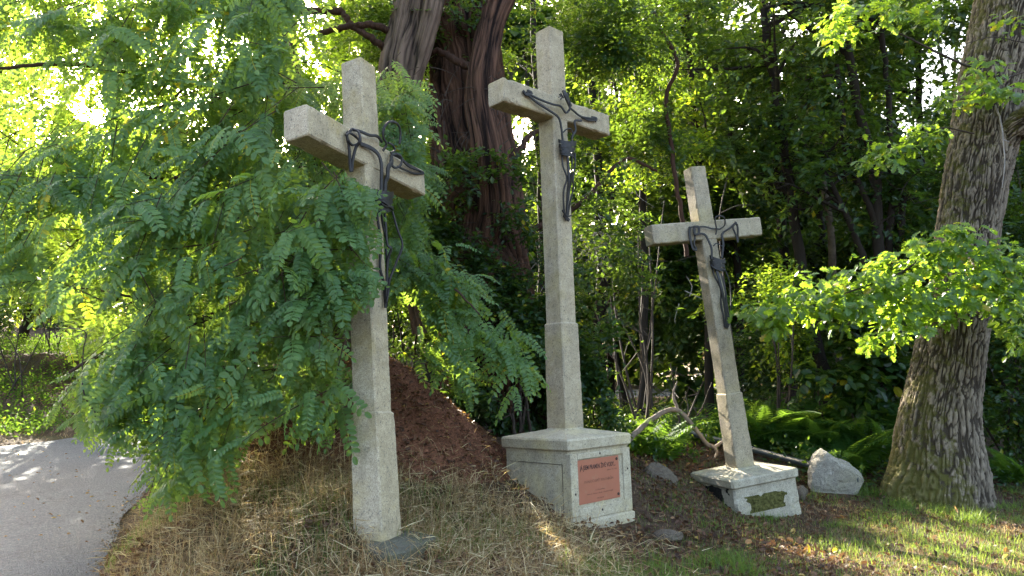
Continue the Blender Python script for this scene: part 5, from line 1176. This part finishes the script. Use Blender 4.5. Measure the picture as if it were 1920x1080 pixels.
bt('sunlit yellow-green tree to the right of the middle cross head', (1200, 0), (1190, 40), 13.0, .08, [((2.0, 13.2, 7.0), (1.4, 1.1, 1.7), 900), ((2.6, 12.6, 5.2), (1.0, .8, .9), 420)], 306, 'light', .10, .5, old=.05)
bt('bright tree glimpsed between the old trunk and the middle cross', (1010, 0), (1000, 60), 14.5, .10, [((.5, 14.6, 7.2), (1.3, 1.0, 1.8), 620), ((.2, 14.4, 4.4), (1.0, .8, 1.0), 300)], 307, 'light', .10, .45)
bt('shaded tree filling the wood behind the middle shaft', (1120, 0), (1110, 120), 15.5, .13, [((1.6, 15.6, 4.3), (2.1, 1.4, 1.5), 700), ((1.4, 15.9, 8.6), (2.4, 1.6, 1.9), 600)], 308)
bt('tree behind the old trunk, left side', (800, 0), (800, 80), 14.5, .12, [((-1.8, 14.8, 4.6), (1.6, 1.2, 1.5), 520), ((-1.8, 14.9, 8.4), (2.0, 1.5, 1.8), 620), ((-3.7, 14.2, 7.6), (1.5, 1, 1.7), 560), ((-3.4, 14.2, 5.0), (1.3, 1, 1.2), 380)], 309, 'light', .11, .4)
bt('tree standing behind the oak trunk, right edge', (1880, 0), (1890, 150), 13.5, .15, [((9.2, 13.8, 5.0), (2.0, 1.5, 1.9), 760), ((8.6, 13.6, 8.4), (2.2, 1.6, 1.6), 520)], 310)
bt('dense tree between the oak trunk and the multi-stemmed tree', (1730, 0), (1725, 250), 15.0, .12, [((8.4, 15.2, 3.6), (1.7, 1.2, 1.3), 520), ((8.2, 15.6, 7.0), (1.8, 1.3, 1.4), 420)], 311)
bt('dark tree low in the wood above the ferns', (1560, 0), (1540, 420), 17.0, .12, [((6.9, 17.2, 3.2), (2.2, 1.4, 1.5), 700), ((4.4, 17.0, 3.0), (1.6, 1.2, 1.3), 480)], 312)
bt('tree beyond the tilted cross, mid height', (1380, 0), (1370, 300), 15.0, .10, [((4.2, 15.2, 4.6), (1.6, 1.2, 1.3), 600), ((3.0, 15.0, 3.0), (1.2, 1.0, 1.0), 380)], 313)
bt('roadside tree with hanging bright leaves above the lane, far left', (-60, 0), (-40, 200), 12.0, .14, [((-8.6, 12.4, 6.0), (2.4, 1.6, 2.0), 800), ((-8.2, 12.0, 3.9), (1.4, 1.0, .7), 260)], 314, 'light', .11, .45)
bt('tree across the lane behind the upper locust leaves', (200, 0), (210, 100), 20.0, .16, [((-10.6, 21, 7.2), (3.2, 2.0, 2.4), 900), ((-10.6, 20.6, 11), (3.2, 2.0, 1.8), 420), ((-12.5, 20, 4.6), (2.4, 1.6, 1.6), 500), ((-8.2, 23.5, 5.0), (2.4, 1.6, 2.4), 500)], 315, 'light', .14, .45)  # the two lowest crown volumes are added to shade the lane
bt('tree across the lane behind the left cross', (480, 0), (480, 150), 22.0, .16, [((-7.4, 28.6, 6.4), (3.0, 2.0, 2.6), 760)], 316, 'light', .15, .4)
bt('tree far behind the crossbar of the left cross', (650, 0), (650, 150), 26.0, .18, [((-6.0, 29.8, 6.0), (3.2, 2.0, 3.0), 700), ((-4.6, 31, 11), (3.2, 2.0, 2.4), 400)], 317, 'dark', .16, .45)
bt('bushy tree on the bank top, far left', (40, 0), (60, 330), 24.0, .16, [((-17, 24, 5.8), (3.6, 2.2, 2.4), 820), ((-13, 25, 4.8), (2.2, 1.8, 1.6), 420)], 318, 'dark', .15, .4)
bt('leafy tree added behind the locust branches to keep sun off the lane', (330, 0), (330, 250), 19.6, .14, [((-10.2, 19.6, 4.6), (2.6, 1.4, 1.9), 800), ((-7.0, 19.0, 4.6), (1.8, 1.2, 1.6), 520), ((-14.0, 20.5, 5.0), (2.4, 1.4, 2.0), 600)], 319, 'light', .13, .42, lit=False)  # tree added to block the sun from the lane, so its crown stays unthinned
# shrubs on top of the cut bank
for k, (x, y, d, r, lb) in enumerate(((-20, 470, 20, (1.6, 1.0, .8), 'sunlit shrub on top of the bank at the left edge'), (110, 490, 21, (1.5, 1.0, .7), 'shrub with greyish dry heads on top of the bank'), (240, 500, 22, (1.7, 1.0, .8), 'green shrub on the bank behind the long hanging shoot'), (420, 560, 24, (2.2, 1.2, 1.2), 'shrub across the lane seen through the locust leaves'), (560, 620, 28, (2.6, 1.3, 1.4), 'low shrub at the bend of the lane'))):
    shrub('bank_shrub', lb, 'shrub', x, y, d, r, 520, 'light' if k % 2 == 0 else 'dark', .13, 400 + k, tpl=leaf_tpl(2, .3), mean=.4)
shrub('bank_shrub', 'dark overhanging shrub on the cut edge above the weeds, left', 'shrub', 40, 580, 17.5, (2.2, .8, .42), 620, 'dark', .12, 411, tpl=leaf_tpl(2, .28), mean=.3)
# far wood closing the view: one mass
g = np.random.default_rng(500); vols = []
for k in range(20): vols.append(((-5 + k * .95 + g.normal(0, .4), 25 + g.uniform(-2, 3), 12.5 + g.uniform(-1.5, 2)), (1.8, 1.4, 1.7), 190))
for k in range(46):
    x = -34 + 68 * (k + .5) / 46 + g.normal(0, .6); y = 34 + g.uniform(-4, 6) + (6 if x < -8 else 0); h = g.uniform(3.5, 6.5)
    vols.append(((x, y, h * .8), (2.6, 1.8, h * .95), 250))
    if g.random() < .9: vols.append(((x + g.normal(), y + 2, h * 2.0), (2.8, 1.8, h * .6), 150))
for k in range(30): vols.append(((-1 + k * .62 + g.normal(0, .3), 20.5 + g.uniform(-1.5, 3), 2.6 + g.uniform(-1, 6)), (1.7, 1.2, 1.9), 210))
link('distant_woods', crown_mesh('distant_woods', g, vols, .5, 6, leaf_tpl(2, .32), .9, .01, .4), M['dark'], kind='stuff', label='far wood closing the view behind all the trees')
mb = MB()
for k in range(110):
    x = g.uniform(-14, 16); y = g.uniform(17, 30)
    if inpoly(np.array([x]), np.array([y]), ROADP)[0] or (x < -3 and y < 26) or not lit_keep(np.array([(x, y, z_) for z_ in range(1, 12)], float), g, 1).all(): continue
    tube(mb, [(x, y, -.1), (x + g.normal(0, .2), y, 4), (x + g.normal(0, .6), y, 12)], g.uniform(.06, .16), .04, 6, 10, wob=.5)
link('distant_trunks', mb.mesh('distant_trunks'), M['dark_bark'], kind='stuff', label='many thin dark trunks deep in the wood')

# ------------------------------------------------------------------ ground cover
def blades(g, x, y, h, w, lean, tint, bend=.5, mats='dry', seg=3):
    n_ = len(x); z = ground_z(x, y) - .012; B = np.stack([x, y, z], 1); a = g.uniform(0, 2 * np.pi, n_); fd = a + g.normal(0, .5, n_)
    D = np.stack([np.cos(fd), np.sin(fd), 0 * a], 1); S = np.stack([-np.sin(a), np.cos(a), 0 * a], 1)
    Vs = []
    for k in range(seg + 1):
        f_ = k / seg; ww = w * (1 - f_ ** 1.6); c_ = B + D * (lean * h * (f_ ** 1.7))[:, None] + UP * (h * (f_ - bend * lean * f_ * f_ * .55))[:, None]
        if k < seg: Vs += [c_ - S * ww[:, None] * .5, c_ + S * ww[:, None] * .5]
        else: Vs += [c_]
    V = np.stack(Vs, 1); K = V.shape[1]; F = []
    for k in range(seg - 1): F += [(2 * k, 2 * k + 1, 2 * k + 3), (2 * k, 2 * k + 3, 2 * k + 2)]
    F += [(2 * seg - 2, 2 * seg - 1, 2 * seg)]
    F = (np.array(F)[None] + (np.arange(n_) * K)[:, None, None]).reshape(-1, 3)
    return V.reshape(-1, 3), F, np.repeat(tint, K)
def off_road(x, y, m_=.03): return ~inpoly(x, y, ROADP) & (segdist(x, y, E1s) > m_)
def tufted(g, n_, lo, hi, tuft=.05, per=14):
    nt = n_ // per; c = g.uniform(lo, hi, (nt, 2)); k = g.integers(0, nt, n_); q = c[k] + g.normal(size=(n_, 2)) * tuft; return q[:, 0], q[:, 1], k
def noise2(x, y, s, seed): return fbm(np.stack([x * s, y * s, 0 * x], -1), 3, seed)
g = np.random.default_rng(600)
foot = [(XL.w([0, 0, -2.8])[:2], .10), (XM.w([0, 0, -4.1])[:2], .44), (XR.w([0, 0, -3.1])[:2], .42), (P(1560, 885, 9.15)[:2], .28), ((-.78, 4.86), .15)]
def clear(x, y):
    k = np.ones(len(x), bool)
    for X_, h_ in ((XM, .475), (XR, .435)):      # footprints of the two bases
        q_ = (np.stack([x, y, np.full(len(x), .1)], 1) - X_.o) @ X_.R; k &= ~((np.abs(q_[:, 0]) < h_) & (np.abs(q_[:, 1]) < h_))
    for c_, r_ in foot: k &= np.hypot(x - c_[0], y - c_[1]) > r_
    return k & (np.hypot(x - 5.4, y - 9.0) > .62)
# dry bank
mat_ = lambda x, y: sstep(1.3, -.2, x) * (1 - .9 * sstep(5.9, 6.7, y)) * (mound_h(x, y) < .07)
x, y, tk = tufted(g, 52000, (-4.2, 4.45), (1.3, 7.4), .07, 16); dens = mat_(x, y) * sstep(-.55, .25, noise2(x, y, 2.4, 7))
k = off_road(x, y) & (g.random(len(x)) < dens) & clear(x, y); x, y, tk = x[k], y[k], tk[k]; n_ = len(x)
edge = sstep(0.02, .7, segdist(x, y, E1s)); rt = np.random.default_rng(1); tt = rt.random(100000)[tk]; th_ = rt.uniform(.5, 1.35, 100000)[tk]; tl_ = rt.uniform(.4, 1.6, 100000)[tk]
h = g.uniform(.07, .22, n_) * (.45 + .55 * edge) * (.75 + .5 * sstep(.6, -.8, x)) * th_
tint = np.clip(g.normal(.42, .24, n_) + .35 * (tt - .5) + .5 * (noise2(x, y, 1.1, 21) > .25) * (g.random(n_) < .6), 0, 1)
V, F, T = blades(g, x, y, h, g.uniform(.003, .0075, n_), np.abs(g.normal(.8, .5, n_)) * tl_, tint, .7)
link('dry_grass', mesh_from('dry_grass', V, F, T), M['dry'], kind='stuff', label='long bleached dry grass covering the bank beside the lane')
# matted straw lying criss-cross over the bank
x, y, tk = tufted(g, 22000, (-3.9, 4.45), (1.4, 7.0), .10, 9); k = off_road(x, y, .0) & (g.random(len(x)) < mat_(x, y) + .08) & clear(x, y); x, y = x[k], y[k]; n_ = len(x)
p0 = np.stack([x, y, ground_z(x, y) + g.uniform(.01, .14, n_) * sstep(0, .6, segdist(x, y, E1s))], 1); D = norm(g.normal(size=(n_, 3)) * np.array([1, 1, .38])); Lb = g.uniform(.06, .24, n_)
V, F, T = inst((np.array([(-.5, 0, 0), (.5, 0, 0), (.4, .55, .10), (-.4, .55, .10), (0, 1, 0)]), np.array([(0, 1, 2), (0, 2, 3), (3, 2, 4)])), p0, D, UP + g.normal(size=(n_, 3)) * .7, Lb, np.clip(g.normal(.5, .24, n_), 0, .86), wide=g.uniform(.003, .006, n_) / Lb)
link('matted_straw', mesh_from('matted_straw', V, F, T), M['dry'], kind='stuff', label='matted pale straw lying criss-cross on the bank')
# long thin stalks
x, y, tk = tufted(g, 3000, (-3.4, 4.6), (.6, 6.6), .12, 6); k = off_road(x, y, .1) & clear(x, y) & (mound_h(x, y) < .2); x, y = x[k], y[k]; n_ = len(x)
V, F, T = blades(g, x, y, g.uniform(.18, .40, n_) * (.5 + .5 * sstep(.05, .8, segdist(x, y, E1s))), np.full(n_, .0034), np.abs(g.normal(1.1, .5, n_)), g.uniform(.6, .86, n_), .9, seg=5)
link('dry_straws', mesh_from('dry_straws', V, F, T), M['dry'], kind='stuff', label='long thin straw stalks arching over the dry grass')
# green and mixed grass
def green(n_, lo, hi, fn, hr, wr, seed, mt, label, mean=.45, nm='green_grass', per=16, tuft=.05):
    g = np.random.default_rng(seed); x, y, tk = tufted(g, n_, lo, hi, tuft, per); k = off_road(x, y) & clear(x, y) & (g.random(len(x)) < fn(x, y)) & (mound_h(x, y) < .12); x, y, tk = x[k], y[k], tk[k]; n_ = len(x)
    hs = np.random.default_rng(seed + 1).uniform(.55, 1.3, 200000)[tk]
    V, F, T = blades(g, x, y, g.uniform(*hr, n_) * hs, g.uniform(*wr, n_), np.abs(g.normal(.5, .35, n_)), np.clip(g.normal(mean, .2, n_), 0, 1))
    link(nm, mesh_from(nm, V, F, T), M[mt], kind='stuff', label=label)
green(62000, (.8, 4.4), (7.5, 9.6), lambda x, y: sstep(-.5, .1, noise2(x, y, 1.2, 31)) * sstep(.9, 2.2, x + .25 * (y - 6)) * (.35 + .65 * sstep(2.2, 3.4, x)), (.035, .12), (.003, .006), 610, 'grass', 'short green grass around the mossy block and the oak')
green(50000, (.5, 4.4), (7.5, 8.6), lambda x, y: (.85 - .35 * sstep(-.1, .4, noise2(x, y, 1.2, 31))) * sstep(.5, 1.6, x) * (.4 + .6 * sstep(2.0, 3.2, x + .3 * (6.5 - y))), (.025, .09), (.002, .004), 620, 'dry', 'short bleached grass in the sunny corner on the right', .5, 'short_dry_grass')
green(24000, (-3.2, 4.5), (1.8, 6.0), lambda x, y: sstep(-.1, .25, noise2(x, y, 2.1, 41)) * .95, (.07, .20), (.003, .006), 630, 'grass', 'fresh green grass tufts along the bottom of the bank', .3, 'green_tufts')
for q, (px_, py_, d, n_, hh) in enumerate(((1820, 960, 7.9, 260, .2), (1690, 920, 8.5, 220, .17), (1630, 880, 9.0, 160, .2), (1570, 965, 7.8, 200, .12), (1345, 1040, 6.1, 170, .12), (1330, 985, 7.2, 120, .12), (1440, 935, 8.0, 140, .12), (560, 1050, 5.05, 120, .17), (1115, 985, 6.1, 110, .12), (1255, 960, 7.4, 90, .1), (1760, 890, 8.3, 150, .16), (1880, 900, 8.6, 160, .14), (1010, 1010, 5.6, 110, .11), (830, 1010, 5.6, 120, .16), (1130, 1030, 5.5, 110, .1))):
    c = P(px_, py_, d); g = np.random.default_rng(640 + q); x = c[0] + g.normal(0, .09, n_); y = c[1] + g.normal(0, .07, n_); V, F, T = blades(g, x, y, g.uniform(.4, 1.1, n_) * hh, g.uniform(.004, .0075, n_), np.abs(g.normal(.6, .3, n_)), np.clip(g.normal(.45, .2, n_), 0, .9), .9, seg=4)
    lbs = ['bright grass tuft at the right foot of the oak', 'grass tuft against the left root of the oak', 'tall grass tuft between boulder and oak', 'grass tuft in front of the boulder', 'grass tuft in the bare soil at the bottom right of the pedestal', 'grass tuft left of the mossy block', 'grass tuft at the foot of the mossy block', 'fresh bright tuft left of the stone slab', 'grass tuft at the front corner of the pedestal', 'thin tuft in the brown leaves between the two right crosses', 'grass tuft on the front of the oak base', 'tuft of grass right of the oak base by the edge', 'grass tuft in the dry slope left of the pedestal', 'grass tuft just right of the stone slab', 'low tuft on the soil below the pedestal']
    link('grass_tuft', mesh_from('grass_tuft', V, F, T), M['grass'], label=lbs[q], cat='grass tuft', group='grass tufts on the slope', loc=(c[0], c[1], ground_z(*c[:2])[0]))
# leaf litter
def litter(n_, lo, hi, fn, size, seed, mt, nm, label, tpl, mean=.45, sd=.25, flat=.35, lift=.004, onroad=False):
    g = np.random.default_rng(seed); x, y = g.uniform(lo[0], hi[0], n_), g.uniform(lo[1], hi[1], n_); k = (g.random(n_) < fn(x, y)) & clear(x, y)
    if not onroad: k &= off_road(x, y, .0)
    x, y = x[k], y[k]; n_ = len(x); z = (ground_z(x, y) if not onroad else np.full(n_, .026)) + lift + g.uniform(0, .012, n_); pos = np.stack([x, y, z], 1)
    V, F, T = inst(tpl, pos, norm(g.normal(size=(n_, 3)) * np.array([1, 1, flat])), UP + g.normal(size=(n_, 3)) * flat, g.uniform(*size, n_), np.clip(g.normal(mean, sd, n_), 0, 1))
    link(nm, mesh_from(nm, V, F, T), M[mt], kind='stuff', label=label)
lt = leaf_tpl(4, .34, .3)
litter(30000, (-3.6, 4.4), (6.5, 11), lambda x, y: .25 + .75 * sstep(.9, 1.6, x) * sstep(3.2, 2.2, x) + .3 * (y > 8), (.03, .075), 650, 'litter', 'leaf_litter', 'brown fallen leaves covering the soil', lt, .4)
litter(26000, (-3.6, 4.4), (6.5, 9), lambda x, y: np.full(len(x), .8), (.012, .03), 651, 'litter', 'fine_litter', 'small brown leaf crumbs between the grass', leaf_tpl(2, .35, .2), .35)
litter(60000, (ac[0] - 1.5, ac[1] - 1.4), (ac[0] + 1.6, ac[1] + 1.2), lambda x, y: sstep(.0, .1, mound_h(x, y)) * .95 + .05, (.02, .045), 652, 'needle', 'needle_litter', 'loose reddish-brown needles and twigs covering the mound', leaf_tpl(2, .06, 0), .45, .22, .5, .0)
litter(2200, (ac[0] - 1.5, ac[1] - 1.4), (ac[0] + 1.7, ac[1] + 1.2), lambda x, y: .5 + .5 * sstep(.6, .1, mound_h(x, y)), (.025, .045), 653, 'litter', 'mound_leaves', 'scattered yellowish leaflets lying on the needle mound', lt, .82, .14, .4)
litter(520, (-9, 4.4), (-2.5, 13), lambda x, y: inpoly(x, y, ROADP) * .8, (.025, .05), 654, 'litter', 'lane_leaves', 'few small yellow leaves scattered on the lane', lt, .9, .12, .25, .0, True)
litter(5200, (-3.4, 4.4), (1.2, 7), lambda x, y: .3 + .7 * (noise2(x, y, 1.5, 77) > 0), (.03, .06), 657, 'litter', 'leaves_in_straw', 'brown withered leaves caught in the dry grass', lt, .5, .2, .6, .05)
# crumbs and pebbles at the ragged edge of the lane
g = np.random.default_rng(655); n_ = 1500; s_ = g.uniform(0, 1, n_); E1d = cat_rom(E1[2:8], 400); q = E1d[(s_ * 399).astype(int)] + np.stack([np.abs(g.normal(0, .07, n_)) * np.where(g.random(n_) < .35, -1, 1), g.normal(0, .05, n_)], 1)
ico = np.array([(1, 0, 0), (-1, 0, 0), (0, 1, 0), (0, -1, 0), (0, 0, 1), (0, 0, -1)], float); icf = np.array([(0, 2, 4), (2, 1, 4), (1, 3, 4), (3, 0, 4), (2, 0, 5), (1, 2, 5), (3, 1, 5), (0, 3, 5)])
zz = np.where(inpoly(q[:, 0], q[:, 1], ROADP), .02, gz(q[:, 0], q[:, 1])); V, F, T = inst((ico, icf), np.column_stack([q, zz]), g.normal(size=(n_, 3)), UP + g.normal(size=(n_, 3)) * .3, g.uniform(.003, .010, n_), np.zeros(n_))
link('verge_gravel', mesh_from('verge_gravel', V, F, T), M['rock_brown'], kind='stuff', label='fine gravel and crumbs along the ragged edge of the lane')
litter(16000, (-4.8, 4.2), (-2.2, 9), lambda x, y: sstep(.55, .0, segdist(x, y, E1s)) * .9, (.02, .06), 656, 'dry', 'verge_straw', 'dry reddish straw and leaf crumbs at the lane edge', leaf_tpl(2, .07, 0), .3, .15, .3, .006)
# weeds on the bank across the lane
g = np.random.default_rng(660); n_ = 11000; x, y = g.uniform(-24, -4, n_), g.uniform(12, 26, n_); d2 = segdist(x, y, E2s); k = inpoly(x, y, BANKP) & (d2 > .55) & (d2 < 8) & (d2 > 0); x, y = x[k], y[k]
O = np.stack([x, y, gz(x, y) + .02], 1); D = norm(g.normal(size=O.shape) * .45 + UP); pos, ax, nr, sz, own = twig_leaves(g, O, D, g.uniform(.15, .45, len(O)), 7, .10, 0)
V, F, T = inst(leaf_tpl(2, .26), pos, ax, nr, sz, tint_rand(g, len(pos), .2, .5, .01)); link('bank_weeds', mesh_from('bank_weeds', V, F, T), M['fern'], kind='stuff', label='green weeds covering the bank across the lane')
g = np.random.default_rng(661); n_ = 15000; x, y = g.uniform(-20, -4, n_), g.uniform(11, 26, n_); d2 = segdist(x, y, E2s); k = inpoly(x, y, BANKP) & (d2 < .9) & (g.random(n_) < .8); x, y = x[k], y[k]; n_ = len(x)
V, F, T = blades(g, x, y, g.uniform(.04, .14, n_), np.full(n_, .008), np.abs(g.normal(1, .4, n_)), np.clip(g.normal(.4, .15, n_), 0, 1)); link('verge_grass', mesh_from('verge_grass', V, F, T), M['dry'], kind='stuff', label='dry mown strip along the far side of the lane')
# low undergrowth on the forest floor
g = np.random.default_rng(670); n_ = 11000; x, y = g.uniform(-2.5, 13, n_), g.uniform(9.2, 22, n_); k = off_road(x, y, .3) & clear(x, y) & (noise2(x, y, .7, 5) > -.25) & ~((x > .8) & (x < 3.6) & (y < 9.6)); x, y = x[k], y[k]
O = np.stack([x, y, gz(x, y) + .02], 1); D = norm(g.normal(size=O.shape) * .6 + UP); pos, ax, nr, sz, own = twig_leaves(g, O, D, g.uniform(.12, .5, len(O)), 6, .09, 0)
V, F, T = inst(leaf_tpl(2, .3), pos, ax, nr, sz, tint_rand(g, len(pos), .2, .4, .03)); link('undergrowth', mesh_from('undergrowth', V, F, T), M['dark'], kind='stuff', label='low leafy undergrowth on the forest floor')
# single fallen leaves that stand out
big = leaf_tpl(6, .42, .25)
for k, (x, y, d, s_, mt, lb) in enumerate(((1515, 1022, 6.35, .075, 'yellow', 'bright yellow fallen leaf standing in the grass below the mossy block'), (1747, 995, 7.0, .065, 'orange', 'pale orange leaf lying in the grass in front of the oak'), (1796, 932, 8.2, .09, 'orange', 'orange-brown leaf leaning on the foot of the oak'),
                                            (1397, 1017, 6.6, .065, 'orange', 'tan leaf standing upright below the mossy block'), (1476, 1018, 6.4, .05, 'orange', 'small orange leaf left of the bright yellow one'), (1560, 1016, 6.4, .05, 'yellow', 'small yellow leaf right of the bright yellow one'), (1880, 1045, 6.1, .06, 'yellow', 'yellow leaf in the sunny corner at the lower right'),
                                            (1885, 1020, 6.4, .05, 'orange', 'rusty leaf in the sunny corner at the lower right'), (975, 868, 6.7, .10, 'orange', 'rust-coloured withered leaf on the slope beside the pedestal'))):
    c = P(x, y, d); c[2] = ground_z(c[0], c[1])[0] + .03; g = np.random.default_rng(700 + k)
    V, F, T = inst(big, c[None], (norm(g.normal(size=3)) * np.array([1, .3, .5]) + UP * .4)[None], np.array([[g.normal() * .6, g.normal() * .5 - .3, .7]]), np.array([s_]), np.array([.5])); link('fallen_leaf', mesh_from('fallen_leaf', V, F, T), M[mt], label=lb, cat='leaf', loc=c)
import sys as _s; print('faces', sum(len(m_.polygons) for m_ in bpy.data.meshes))
